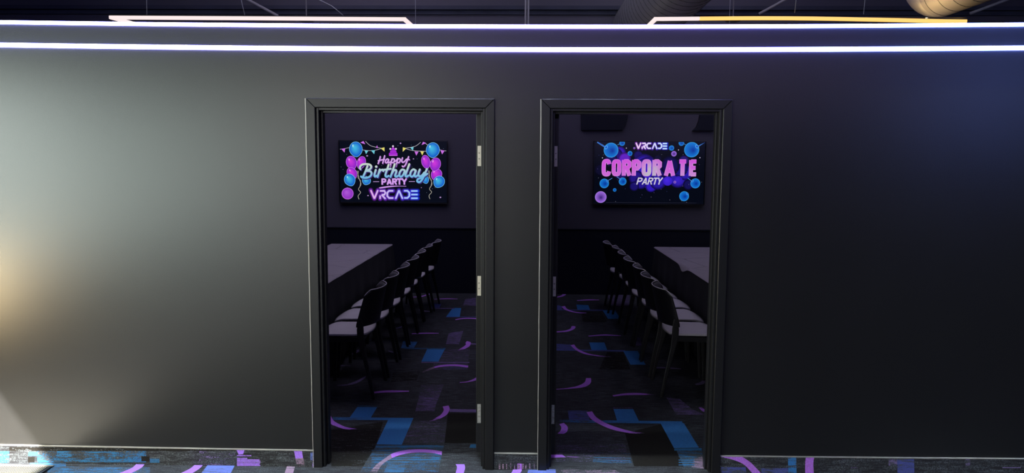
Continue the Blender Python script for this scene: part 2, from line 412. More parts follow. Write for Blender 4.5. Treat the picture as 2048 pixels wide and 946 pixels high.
arc(CB, [(605, 782), (750, 765), (900, 763), (1060, 767)], [(620, 801), (750, 790), (900, 787), (1060, 779)], PUR, (1, .8))
arc(CB, [(515, 580), (400, 640), (270, 686), (150, 697)], [(510, 605), (410, 668), (280, 700), (150, 702)], GRL, (.9, .6))
arc(CB, [(425, 245), (370, 275), (320, 300)], [(432, 270), (380, 300), (330, 315)], GRL, .85)
arc(CB, [(800, 262), (860, 275), (930, 288)], [(800, 270), (860, 290), (930, 302)], GRL, .9)
arc(CB, [(1100, 46), (1250, 38), (1430, 40)], [(1110, 53), (1250, 49), (1430, 46)], PUR, (.9, .8))
ln(CB, 120, 335, 260, 335, 10, GRL, .6); ln(CB, 130, 445, 320, 445, 12, GRL, .5)
arc(CB, [(120, 225), (170, 175), (230, 150)], [(135, 240), (190, 190), (240, 165)], GRL, .6)
# far part of the left room
patchf(CC, [(1300, 240), (1490, 220), (1490, 355), (1255, 352)], LAV, .44)
patchf(CC, [(740, 325), (885, 325), (850, 395), (715, 395)], IND, .75)
patchf(CC, [(1080, 395), (1225, 398), (1200, 548), (965, 548)], BLU, .98)
ln(CC, 715, 398, 1110, 398, 14, LAV, .6); ln(CC, 960, 550, 1490, 543, 10, IND, .6)
arc(CC, [(1120, 594), (1200, 577), (1330, 566), (1550, 574)], [(1132, 605), (1200, 592), (1330, 582), (1550, 590)])
arc(CC, [(760, 243), (950, 231), (1160, 238)], [(760, 249), (950, 244), (1160, 245)], PUR, .9)
arc(CC, [(400, 205), (520, 196), (610, 170), (680, 150)], [(400, 214), (530, 207), (620, 184), (690, 158)], PUR, .85)
arc(CC, [(500, 425), (580, 440), (700, 452)], [(500, 435), (580, 455), (700, 464)], GRL, .85)
arc(CC, [(375, 833), (600, 822), (840, 828)], [(375, 848), (600, 838), (840, 836)], PUR, .9)
arc(CC, [(100, 742), (180, 715), (260, 685)], [(110, 755), (190, 735), (265, 700)], GRL, .8)
# far part of the right room
patchf(CD, [(130, 178), (195, 190), (200, 237), (130, 237)], IND, .8)
patchf(CD, [(740, 60), (1000, 60), (1000, 180), (780, 190)], LAV, .4)
patchf(CD, [(135, 638), (305, 645), (345, 708), (135, 705)], IND, .62)
patchf(CD, [(370, 174), (512, 180), (532, 236), (385, 236)], BLU, .98)
patchf(CD, [(130, 230), (690, 236), (695, 246), (130, 240)], IND, .7)
patchf(CD, [(680, 240), (830, 240), (890, 342), (745, 342)], BLU, .8)
patchf(CD, [(430, 260), (660, 260), (740, 380), (450, 380)], BRN, .7)
arc(CD, [(60, 96), (140, 80), (190, 66), (212, 50), (245, 48)], [(60, 100), (140, 91), (200, 80), (235, 66), (249, 54)])
arc(CD, [(380, 122), (520, 112), (640, 116)], [(380, 129), (520, 124), (640, 122)], PUR, .9)
arc(CD, [(235, 190), (262, 224), (330, 252), (410, 265), (490, 270)], [(193, 198), (235, 234), (300, 257), (400, 275), (490, 275)])
arc(CD, [(60, 500), (140, 491), (240, 480), (300, 458), (315, 430), (345, 428)], [(60, 508), (140, 503), (260, 495), (330, 472), (358, 450), (362, 434)])
arc(CD, [(510, 543), (700, 527), (900, 540)], [(520, 551), (700, 541), (900, 545)], PUR, (.95, .8))
patchf(CD, [(522, 622), (702, 622), (738, 720), (553, 720)], BLU, .98)
patchf(CD, [(135, 704), (945, 714), (952, 730), (135, 718)], IND, .8)
patchf(CD, [(925, 722), (1095, 722), (1190, 885), (1010, 885)], BLU, .97)
patchf(CD, [(735, 735), (925, 735), (1010, 940), (640, 940)], BRN, .8)
patchf(CD, [(1040, 560), (1130, 570), (1140, 660), (1030, 650)], LAV, .4)
arc(CD, [(345, 646), (380, 690), (450, 730), (540, 760), (650, 778)], [(302, 655), (350, 702), (420, 742), (500, 766), (620, 785)])
arc(CD, [(650, 778), (720, 786), (780, 790)], [(620, 785), (700, 791), (780, 793)], PUR, (.8, .3))
# near part of the right room
patchf(CE, [(480, 790), (740, 790), (765, 870), (500, 860)], CYA, .3)
patchf(CE, [(95, 700), (700, 690), (740, 850), (95, 850)], GRL, .2)
patchf(CE, [(700, 600), (1040, 515), (1215, 890), (780, 890)], BRN, 1)
patchf(CE, [(200, 402), (372, 402), (392, 487), (212, 487)], IND, .58)
patchf(CE, [(1062, 285), (1180, 300), (1290, 390), (1400, 438), (1150, 438)], LAV, .44)
patchf(CE, [(1150, 750), (1375, 750), (1400, 900), (1215, 895)], CYA, .34)
patchf(CE, [(1300, 830), (1375, 800), (1400, 910), (1280, 910)], PINK, [.3, .5, .75, .4])
patchf(CE, [(600, 388), (772, 388), (822, 492), (632, 492)], BLU, .98); ln(CE, 596, 376, 765, 376, 5, PUR, .4)
patchf(CE, [(130, 482), (1200, 496), (1208, 518), (130, 504)], BLU, [.4, .95, .95, .4])
patchf(CE, [(1012, 512), (1216, 512), (1348, 726), (1130, 731)], BLU, .98)
ln(CE, 1132, 735, 1372, 731, 18, CYA, .85)
for yy, a in ((770, .3), (810, .6), (832, .7), (846, .5)): ln(CE, 420, yy, 750, yy + 6, 6, CYA, a)
for yy, a in ((778, .4), (800, .4), (832, .7), (852, .7), (874, .6)): ln(CE, 1170, yy, 1310, yy, 8, CYA, a)
arc(CE, [(360, 117), (345, 155), (285, 185), (200, 203), (100, 212)], [(403, 117), (402, 155), (370, 185), (300, 203), (100, 218)], PUR, (1, .75))
arc(CE, [(590, 268), (700, 250), (800, 246), (890, 253)], [(600, 278), (700, 268), (800, 265), (890, 265)])
arc(CE, [(890, 253), (920, 256), (950, 260)], [(890, 265), (920, 265), (950, 264)], PUR, (.7, .3))
arc(CE, [(412, 408), (450, 460), (530, 510), (640, 552), (760, 585)], [(363, 415), (400, 472), (480, 523), (600, 572), (740, 600)])
arc(CE, [(760, 585), (810, 592), (870, 598)], [(740, 600), (800, 604), (870, 602)], PUR, (.75, .3))
arc(CE, [(165, 510), (198, 545), (193, 585), (165, 606)], [(125, 520), (142, 548), (135, 580), (108, 604)])
patchf(CE, [(40, 788), (150, 788), (185, 812), (40, 816)], PUR, [1, 1, .8, 1]); ln(CE, 180, 800, 330, 812, 7, PUR, .4)
arc(CE, [(1345, 85), (1372, 115), (1370, 145), (1310, 170)], [(1395, 85), (1402, 120), (1395, 165), (1330, 180)], GRL, .85)
arc(CE, [(940, 20), (1060, 22), (1190, 33)], [(945, 32), (1060, 32), (1190, 40)], GRL, .8)
arc(CE, [(1345, 375), (1375, 405), (1410, 420)], [(1370, 375), (1400, 390), (1430, 395)], PUR, .8)
# strip of hall floor in front of the wall
P1 = (0, 0, 1)
ln(P1, 60, 924.5, 132, 926, 12, CYA, .5); ln(P1, 95, 933, 300, 936, 16, CYA, .42)
patchf(P1, [(416, 930), (470, 931), (461, 948), (402, 948)], PERI, [.95, .95, .55, .55])
patchf(P1, [(574, 933), (590, 933.5), (586, 948), (569, 948)], PINK, .7)
patchf(P1, [(1057, 939), (1111, 939), (1112, 950), (1054, 950)], PERI, .85)
arc(P1, [(275, 926.5), (263, 937), (236, 948)], [(291, 927), (282, 937), (261, 948)], PURH)
arc(P1, [(391, 929), (380, 938), (358, 949)], [(407, 929.5), (399, 938), (382, 949)], PURH)
arc(P1, [(1026, 939), (1025, 943), (1020, 950)], [(1044, 939), (1043, 943), (1038, 950)], PURH)
patchf(P1, [(1120, 940), (1230, 941), (1250, 952), (1130, 952)], PINK, .35)
FL.poly([(XB, T, 0), (XL, T, 0), (XL, YB, 0), (XB, YB, 0)], M_carpet)
FL.box(XL - .15, XR + .12, YF - .12, YB + .12, -.12, -.001, M_carpet); FL.box(XB - .12, XL - .15, 0, YB + .12, -.12, -.001, M_carpet)
struct(FL.build('floor', fix=False))

# ------------------------------------------------------------------ carpet baseboard strips on the hall wall
CF = (400, 860, 7.314); CG = (0, 860, 7.314); CH = (1420, 890, 3.261); CI = (900, 740, 3.413)
def wpt(fr, x, y): return on_wall(fr[0] + x / fr[2], fr[1] + y / fr[2])
def baseboard(name, x0, x1, pats, front=-.009):
    b = MB(); n = max(2, int((x1 - x0) / .25)); xs = [x0 + (x1 - x0) * i / n for i in range(n + 1)]
    for a, c in zip(xs, xs[1:]):
        za, zc = bb_z(a) - .004, bb_z(c) - .004
        b.poly([(a, front, 0), (c, front, 0), (c, front, zc), (a, front, za)], M_carpet)
        b.poly([(a, front - .001, za), (c, front - .001, zc), (c, front - .001, zc + .005), (a, front - .001, za + .005)], M_edge)
        b.poly([(a, front - .001, za + .005), (c, front - .001, zc + .005), (c, 0, zc + .005), (a, 0, za + .005)], M_edge)
    k = 0
    for kind, fr, A, B, col, al in pats:
        k += 1; y = front - .0002 - .00002 * k
        if kind == 'p':
            al = al if isinstance(al, list) else [al] * len(A)
            b.poly([(wpt(fr, *p)[0], y, min(max(wpt(fr, *p)[1], .0005), bb_z(wpt(fr, *p)[0]) - .004)) for p in A], M_carpet, [(*col, a) for a in al])
        else:
            vs, fs, cs = band(fr, A, B, col, al, surf=wpt)
            b.raw([(v[0], y, min(max(v[2], .0005), bb_z(v[0]) - .004)) for v in vs], fs, M_carpet, cs)
    return struct(b.build(name, fix=False))
R_ = lambda x0, y0, x1, y1: [(x0, y0), (x1, y0), (x1, y1), (x0, y1)]
pl = [('p', CG, R_(-200, 300, 150, 470), None, CYA, .5), ('p', CG, R_(150, 240, 3500, 296), None, BRN, .8),
      ('p', CG, R_(560, 300, 2150, 450), None, CYA, .31), ('p', CG, R_(850, 300, 1060, 390), None, CYA, .45),
      ('p', CG, R_(1250, 310, 1450, 460), None, CYA, .44), ('p', CG, R_(1590, 300, 1700, 400), None, CYA, .44),
      ('p', CG, R_(1850, 300, 2120, 400), None, CYA, .44), ('p', CG, R_(430, 310, 570, 370), None, BLU, .95),
      ('p', CG, R_(425, 385, 520, 462), None, BRN, 1), ('p', CG, R_(560, 425, 2150, 462), None, CYA, .46),
      ('p', CG, R_(2080, 375, 2200, 450), None, BRN, 1)]
for yy in (412, 432, 452): pl.append(('p', CG, R_(2205, yy, 2345, yy + 14), None, CYA, .9))
pl += [('p', CF, R_(250, 390, 325, 500), None, CYA, .45), ('p', CF, R_(0, 300, 520, 500), None, GRL, .15),
       ('p', CF, [(545, 285), (660, 285), (640, 345), (575, 350)], None, PURH, .95)]
for yy, x1, a in ((358, 760, .45), (398, 700, .7), (420, 880, .95), (440, 890, .95), (462, 890, .75), (482, 880, .9), (500, 890, .85)):
    pl.append(('p', CF, R_(550, yy, x1, yy + 16), None, PURH, a))
pl += [('p', CF, [(1383, 300), (1500, 300), (1515, 400), (1405, 410)], None, PURH, .98),
       ('p', CF, [(1405, 410), (1515, 400), (1550, 540), (1430, 530)], None, PINK, [.75, .75, .3, .3]),
       ('p', CF, R_(1620, 320, 1695, 430), None, PERI, .55), ('p', CF, R_(1650, 430, 1700, 545), None, PURH, .55)]
baseboard('baseboard_left', XL, -1.2035, pl)
pc = [('p', CI, [(460, 635), (490, 635), (490, 690), (460, 690)], None, PUR, .8)]
for i in range(10): pc.append(('p', CI, R_(330 + i * 26 + random.random() * 10, 630 + random.random() * 15, 338 + i * 26 + random.random() * 10, 672), None, PINK, .5))
baseboard('baseboard_centre', -.1745, .0735, pc)
pr = [('b', CH, [(60, 70), (150, 93), (220, 125), (278, 186)], [(200, 68), (260, 108), (300, 148), (335, 186)], PUR, 1.0),
      ('b', CH, [(625, 60), (617, 110), (617, 200)], [(680, 60), (670, 110), (674, 200)], PUR, 1.0),
      ('p', CH, R_(505, 78, 558, 240), None, BLU, .72), ('p', CH, R_(70, 140, 230, 240), None, IND, .5),
      ('p', CH, R_(330, 146, 505, 240), None, IND, .62), ('p', CH, R_(1215, 88, 1325, 240), None, IND, .62),
      ('p', CH, R_(1160, 80, 1215, 130), None, GRL, .5), ('p', CH, R_(1900, 140, 2020, 146), None, GRL, .8),
      ('p', CH, R_(1660, 88, 1690, 130), None, GRL, .5), ('p', CH, R_(850, 90, 960, 240), None, GRL, .15)]
baseboard('baseboard_right', 1.1035, XR, pr)

# ------------------------------------------------------------------ door frames, casings and open door leaves
def mitred(b, p, m):  # prism from front polygon p (x,z) between y -.016 and 0
    y0, y1 = -.017, -.0004
    n = len(p); vs = [(x, y0, z) for x, z in p] + [(x, y1, z) for x, z in p]
    fs = [tuple(range(n)), tuple(range(n, 2 * n))[::-1]] + [(i, (i + 1) % n, n + (i + 1) % n, n + i) for i in range(n)]
    b.raw(vs, fs, m)
def door(idx, x0, x1, hinge_side):
    root = empty('door_%d' % idx, ((x0 + x1) / 2, 0, 0)); struct(root); ox = (x0 + x1) / 2
    X0, X1, w = x0 - ox, x1 - ox, .050
    for nm, p in (('casing_side', [(X0 - w, 0.0), (X0 - .001, 0.0), (X0 - .001, DH), (X0 - w, DH + w)]),
                  ('casing_side', [(X1 + .001, 0.0), (X1 + w, 0.0), (X1 + w, DH + w), (X1 + .001, DH)]),
                  ('casing_head', [(X0 - .001, DH), (X1 + .001, DH), (X1 + w, DH + w), (X0 - w, DH + w)])):
        b = MB(); mitred(b, p, M_trim); b.build(nm, root, bevel=.0035, seg=3)
    # ragged pale strip along the left casing's outer edge, widening upwards
    b = MB(); b.strip([(X0 - w - .0022 + .0006 * math.sin(i * 2.3), -.0185, .001 + i * (DH + w - .003) / 24) for i in range(25)], [.0028 + .0022 * (i / 24) for i in range(25)], .002, M_pale_line, (1, 0, 0)); b.build('pale_edge_line', root)
    # jambs 12 mm thick lining the opening
    for s in (0, 1):
        b = MB()
        if s == 0: b.box(X0 + .0005, X0 + .014, -.002, T + .004, 0, DH - .0005, M_trim)
        else: b.box(X1 - .014, X1 - .0005, -.002, T + .004, 0, DH - .0005, M_trim)
        b.build('jamb', root, bevel=.002)
    b = MB(); b.box(X0 + .0145, X1 - .0145, -.002, T + .004, DH - .014, DH - .0005, M_trim); b.build('head_jamb', root, bevel=.002)
    for s in (0, 1):
        b = MB()
        if s == 0: b.box(X0 + .0145, X0 + .026, .035, .075, 0, DH - .0145, M_trim)
        else: b.box(X1 - .026, X1 - .0145, .035, .075, 0, DH - .0145, M_trim)
        b.build('door_stop', root, bevel=.002)
    b = MB(); b.box(X0 + .027, X1 - .027, .035, .075, DH - .026, DH - .0145, M_trim); b.build('door_stop', root, bevel=.002)
    # leaf swung open into the room, hinge edge facing the hall
    if hinge_side > 0: e1 = -.2465 - ox; e0 = e1 - .040
    else: e0 = .139 - ox; e1 = e0 + .040
    b = MB(); b.box(e0, e1, T + .008, T + .90, .045, DH - .022, M_trim)
    leaf = b.build('door_leaf', root, bevel=.0025)
    for zc, mt, mm in ((1.776, 'pale metal hinge', M_hinge), (1.035, 'tan metal hinge', M_hinge), (.280, 'paint smeared dull hinge', M_hinge2)):
        b = MB(); yf = T + .008
        a, c = (e0 + .008, e1 - .0005) if hinge_side > 0 else (e0 + .0005, e1 - .008)
        b.box(a, c, yf - .0025, yf - .0002, zc - .057, zc + .057, mm)
        kx = c + .004 if hinge_side > 0 else a - .004
        b.tube([(kx, yf - .006, zc - .057), (kx, yf - .006, zc + .057)], .0055, mm, 10)
        h = b.build('hinge', leaf, bevel=.0006); h['label'] = mt
        sb = MB(); dx = (c - a)
        inner, outer = (a + dx * .28, a + dx * .78) if hinge_side > 0 else (a + dx * .72, a + dx * .22)
        for sx, sz in ((outer, .044), (inner, .016), (inner, -.016), (outer, -.044)):
            n = 10; yb = yf - .0028
            sb.tube([(sx, yf - .0024, zc + sz), (sx, yb - .0008, zc + sz)], .0042, M_screw, n)
            sb.tube([(sx, yb - .0007, zc + sz), (sx, yb - .0012, zc + sz)], .0018, M_hinge, 6)
        so_ = sb.build('hinge_screws', leaf)
    return root
door(1, DOORS[0][0], DOORS[0][1], 1)
door(2, DOORS[1][0], DOORS[1][1], -1)

# ------------------------------------------------------------------ LED strips across the wall
def led(which, h, label):
    r = empty('led_strip', (0, 0, led_z(0, which)), label=label, cat='light strip'); z00 = led_z(0, which)
    b = MB(); c = MB(); xs = [XL + .02 + (XR - XL - .04) * i / 44 for i in range(45)]
    P = [(x, -.0115, led_z(x, which) - z00) for x in xs]
    vs = []; fs = []; pr = [(-.006, -.5), (-.018, -.5), (-.024, -.25), (-.026, 0), (-.024, .25), (-.018, .5), (-.006, .5)]
    for x, _, z in P: vs += [(x, y, z + k * h) for y, k in pr]
    n = len(pr)
    for i in range(len(xs) - 1):
        for k in range(n): fs.append((i * n + k, i * n + (k + 1) % n, (i + 1) * n + (k + 1) % n, (i + 1) * n + k))
    fs += [tuple(range(n)), tuple(range((len(xs) - 1) * n, len(xs) * n))]
    b.raw(vs, fs, M_led); b.build('light_diffuser', r, smooth=True)
    vs = []; fs = []
    for x, _, z in P: vs += [(x, y, z + k * h) for y, k in ((-.0004, -.42), (-.0058, -.42), (-.0058, .42), (-.0004, .42))]
    for i in range(len(xs) - 1):
        for k in range(4): fs.append((i * 4 + k, i * 4 + (k + 1) % 4, i * 4 + 4 + (k + 1) % 4, i * 4 + 4 + k))
    c.raw(vs, fs, M_black); c.build('mounting_channel', r)
led(0, .0225, 'lower of the two violet-white LED strips running along the black wall')
led(1, .0180, 'upper of the two violet-white LED strips, along the top edge of the wall')

# ------------------------------------------------------------------ pendant rectangles above the rooms
def pendant(x0, x1, y0, y1, z, zr, tilt, label, amber):
    r = empty('pendant_light', ((x0 + x1) / 2, y0, z), label=label, cat='pendant light')
    ox = (x0 + x1) / 2; X0, X1 = x0 - ox, x1 - ox; D = y1 - y0; h = .027; w = .027
    def bar(name, pa, pb, m, seg=1, lab=None):
        b = MB(); pts = [Vector(pa).lerp(Vector(pb), i / seg) for i in range(seg + 1)]
        if abs(pb[0] - pa[0]) > abs(pb[1] - pa[1]): b.strip(pts, w, h, m, (0, 1, 0))
        else: b.strip(pts, w, h, m, (1, 0, 0))
        o = b.build(name, r, bevel=.003)
        if lab: o['label'] = lab
        return o
    dz = zr - z; zf = D * tilt
    if amber:
        xm = X0 + (x1 - x0) * .147; zz = dz * .147
        bar('light_tube', (X0, 0, 0), (xm, 0, .004), M_warm, lab='rose white light tube')
        b = MB(); pts = []
        for i in range(13):
            t = i / 12; x = xm + (X1 - xm) * t; pts.append((x, 0, .004 + .016 * math.sin(math.pi * min(1, t * 1.1 + .0)) * (1 - t * .5) * .8 + dz * t))
        b.strip(pts, w, h, M_amber, (0, 1, 0)); o = b.build('light_tube', r, bevel=.003); o['label'] = 'amber light tube'
        # side arm with an amber corner and a rose white run beyond
        bar('light_tube', (X1 - w / 2, w / 2 + .001, dz), (X1 - w / 2, .22, dz + .22 * tilt), M_amber, lab='amber light tube')
        bar('light_tube', (X1 - w / 2, .222, dz + .22 * tilt), (X1 - w / 2, D - w / 2, dz + zf), M_warm, lab='rose white light tube')
    else:
        bar('light_tube', (X0, 0, 0), (X1, 0, dz), M_warm)
        bar('light_tube', (X1 - w / 2, w / 2 + .001, dz), (X1 - w / 2, D - w / 2, dz + zf), M_warm)
    bar('light_tube', (X0 + w / 2, w / 2 + .001, 0), (X0 + w / 2, D - w / 2, zf), M_warm)
    bar('light_tube', (X0, D, zf), (X1, D, dz + zf), M_warm)
    # thin dark extrusion on top of the near tube
    b = MB(); b.strip([(X0, 0, h / 2 + .004), (X1, 0, dz + h / 2 + (.02 if amber else .004))], w * .9, .005, M_steel, (0, 1, 0)); b.build('housing', r)
    if amber:   # the amber tube's own upward light
        L = bpy.data.lights.new('amber_tube_light', 'AREA'); L.shape = 'RECTANGLE'; L.size = .5; L.size_y = .02; L.energy = 3.2; L.color = (1, .66, .26)
        lo = bpy.data.objects.new('amber_tube_light', L); C.objects.link(lo); lo.location = (x0 + 2.2, y0 + .25, z + .01)
        lo.rotation_euler = Vector((.35, -.05, 1)).to_track_quat('-Z', 'Y').to_euler()
    return r, ox
def cable(r, pts, name='suspension_cable', rad=.0028):
    b = MB(); b.tube(pts, rad, M_wire, 6); return b.build(name, r, smooth=True)
pL, ox = pendant(-3.404, -.984, 2.0, 4.3, 2.902, 2.892, .05, 'rose-white rectangular pendant light hanging above the left-hand room', False)
def above(px, y, ox, y0=2.0): return on_wall(px, 10, y)[0] - ox
H_ = DECK - 2.9
x = above(293, 2.0, ox); cable(pL, [(x + .012 * math.sin(t * 3.1) , 0, .02 + t * H_) for t in [i / 16 for i in range(17)]])
x = above(489, 2.0, ox); cable(pL, [(x - .045 * math.sin(min(1, t * 3) * 3.1), 0, .02 + t * H_) for t in [i / 24 for i in range(25)]])
x = above(831, 4.3, ox); cable(pL, [(x, 2.3, .12 + t * (H_ - .1)) for t in (0, .5, 1)])
x = above(686, 2.0, ox); cable(pL, [(x, 0, .02), (x - .06, 0, .07), (x - .10, .02, .10), (x - .24, .05, .17), (x - .4, .1, .3), (x - .5, .1, H_)], 'power_cord')
pR, ox = pendant(1.008, 3.485, 2.0, 4.3, 2.897, 2.878, .03, 'rectangular pendant light with amber tube above the right-hand room', True)
x = above(1590, 2.0, ox); cable(pR, [(x + .02 * math.sin(t * 6), 0, .05 + t * (H_ - .04)) for t in [i / 16 for i in range(17)]])
x = above(1728, 2.0, ox); cable(pR, [(x + .01 * math.sin(t * 9), 0, .04 + t * (H_ - .04)) for t in [i / 16 for i in range(17)]])
x = above(1460, 4.3, ox); cable(pR, [(x, 2.3, .06 + t * (H_ - .06)) for t in (0, .5, 1)])

# round ceiling speakers hung on rods
def disk_pendant(px, label):
    Yd = 4.9; X, Zc = on_wall(px, 41.5, Yd)
    r = empty('hanging_speaker', (X, Yd, Zc), label=label, cat='ceiling speaker')
    b = MB(); n = 32; prof = [(0, -.012), (.075, -.012), (.092, -.004), (.092, .006), (.06, .035), (.02, .05), (0, .05)]
    vs = []; fs = []
    for rr, z in prof:
        for k in range(n): vs.append((rr * math.cos(2 * math.pi * k / n), rr * math.sin(2 * math.pi * k / n), z))
    for i in range(len(prof) - 1):
        for k in range(n): fs.append((i * n + k, i * n + (k + 1) % n, (i + 1) * n + (k + 1) % n, (i + 1) * n + k))
    b.raw(vs, fs, M_duct); b.build('speaker_body', r, smooth=True, weld=True)
    b = MB(); b.tube([(0, 0, .05), (0, 0, DECK - Zc)], .008, M_duct, 8); b.build('hanging_rod', r, smooth=True)
disk_pendant(613, 'small round hanging speaker behind the left rose-white pendant')
disk_pendant(1466, 'small round hanging speaker behind the amber-tubed pendant')
# conduit straight down from the deck
def rod(name, pts, rad, label, cat, m=M_duct):
    b = MB(); p0 = Vector(pts[0]); b.tube([Vector(p) - p0 for p in pts], rad, m, 10); o = b.build(name, smooth=True); o.location = p0
    return tag(o, label, cat)
X_, _ = on_wall(1054, 20, 4.6)
r = empty('conduit_drop', (X_, 4.6, 2.5), label='thin vertical double conduit dropping from the ceiling between the two rooms', cat='conduit')
for dx in (-.016, .016):
    b = MB(); b.tube([(dx, 0, 0), (dx, 0, DECK - 2.5)], .011, M_duct, 8); b.build('conduit_pipe', r, smooth=True)
b = MB(); b.box(-.04, .04, -.015, .015, -.03, 0, M_duct); b.build('end_box', r, bevel=.003)
def on_y(px, py, y): x, z = on_wall(px, py, y); return (x, y, z)
def brace(pa, pb, label):
    a = Vector(on_y(*pa, 5.2)); c = Vector(on_y(*pb, 5.2)); d = (a - c); t = (DECK - c.z) / d.z
    rod('ceiling_brace', [c, c + d * t], .017, label, 'brace')
brace((497, 0), (556, 32), 'slanting brace rod above the rose-white pendant, left of the speaker')
brace((1573, -2), (1518, 28), 'slanting brace rod above the amber pendant, right of the speaker')
brace((2012, 0), (1940, 27), 'slanting dark brace rod beside the amber-lit duct')

# ------------------------------------------------------------------ spiral ducts
def duct(name, x, z, r, y0, y1, pitch, label, hang):
    root = empty(name, (x, y0, z), label=label, cat='duct')
    b = MB(); n = 48; L = y1 - y0; prof = []
    y = 0
    while y < L:
        prof += [(y, r), (min(L, y + pitch - .02), r)]; y += pitch
    prof.append((L, r)); vs = []; fs = []
    for yy, rr in prof:
        for k in range(n): a = 2 * math.pi * k / n; vs.append((rr * math.cos(a), yy, rr * math.sin(a)))
    for i in range(len(prof) - 1):
        for k in range(n): fs.append((i * n + k, i * n + (k + 1) % n, (i + 1) * n + (k + 1) % n, (i + 1) * n + k))
    b.raw(vs, fs, M_duct); b.build('duct_body', root, smooth=True, weld=True)
    s = MB(); k = 0; turns = int(L / pitch); pts = []; m = turns * 40
    for i in range(m + 1):
        a = 2 * math.pi * i / 40; pts.append((r * math.cos(a), L * i / m, r * math.sin(a)))
    s.tube(pts, .0032, M_seam, 5); s.build('spiral_seam', root, smooth=True)
    for hy in hang:
        c = MB(); c.tube([(-r - .004, hy, 0), (-r - .004, hy, DECK - z)], .004, M_seam, 6); c.tube([(r + .004, hy, 0), (r + .004, hy, DECK - z)], .004, M_seam, 6)
        c.tube([((r + .005) * math.cos(a), hy, (r + .005) * math.sin(a)) for a in [-math.pi * i / 20 for i in range(21)]], .005, M_seam, 5)
        c.build('hanger_strap', root)
    return root
duct('spiral_duct', 1.44, 3.50, .35, -8.6, 5.66, .16, 'large grey spiral duct running overhead above the corporate room, left of the amber tube', (-6, -3, .8, 4.4))
dr_ = duct('spiral_duct', 3.54, 3.225, .212, -8.6, 2.46, .17, 'amber-lit spiral duct at the top right above the end of the amber tube', (-6, -3, 0))
# its elbow turning up to the deck
b = MB(); L_ = 2.46 + 8.6; pts = [(0, L_ + .003 + .26 * math.sin(a), .26 - .26 * math.cos(a)) for a in [math.pi / 2 * i / 10 for i in range(11)]] + [(0, L_ + .263, DECK - .1 - 3.225)]
b.tube(pts, .212, M_duct, 40); b.build('duct_elbow', dr_, smooth=True, weld=True)

# shallow dark slabs on the back wall above the right-hand screen
def drop(pts, label, dpt=.35):
    P = [on_wall(x, y, YB) for x, y in pts]; b = MB(); n = len(P); cx = sum(p[0] for p in P) / n; cz = min(p[1] for p in P)
    s = (YB - dpt + CAM_D) / (YB + CAM_D)
    y0, y1 = -dpt, -.001
    f = 0.0
    vs = [(x - cx, y0, z - cz) for x, z in P] + [(x - cx, y1, z - cz) for x, z in P]
    fs = [tuple(range(n)), tuple(range(n, 2 * n))[::-1]] + [(i, (i + 1) % n, n + (i + 1) % n, n + i) for i in range(n)]
    b.raw(vs, fs, M_wains); o = b.build('dark_wall_slab', bevel=.004); o.location = (cx, YB, cz); tag(o, label, 'duct')
drop([(1162, 150), (1162, 261), (1244, 261), (1249, 254), (1253, 240), (1256, 225), (1262, 150)],
     'wide black slab on the back wall above left of the corporate party screen', .05)
drop([(1400, 120), (1399, 225), (1396, 242), (1391, 255), (1383, 262), (1500, 262), (1500, 120)],
     'black slab on the back wall above the right end of the corporate party screen', .05)

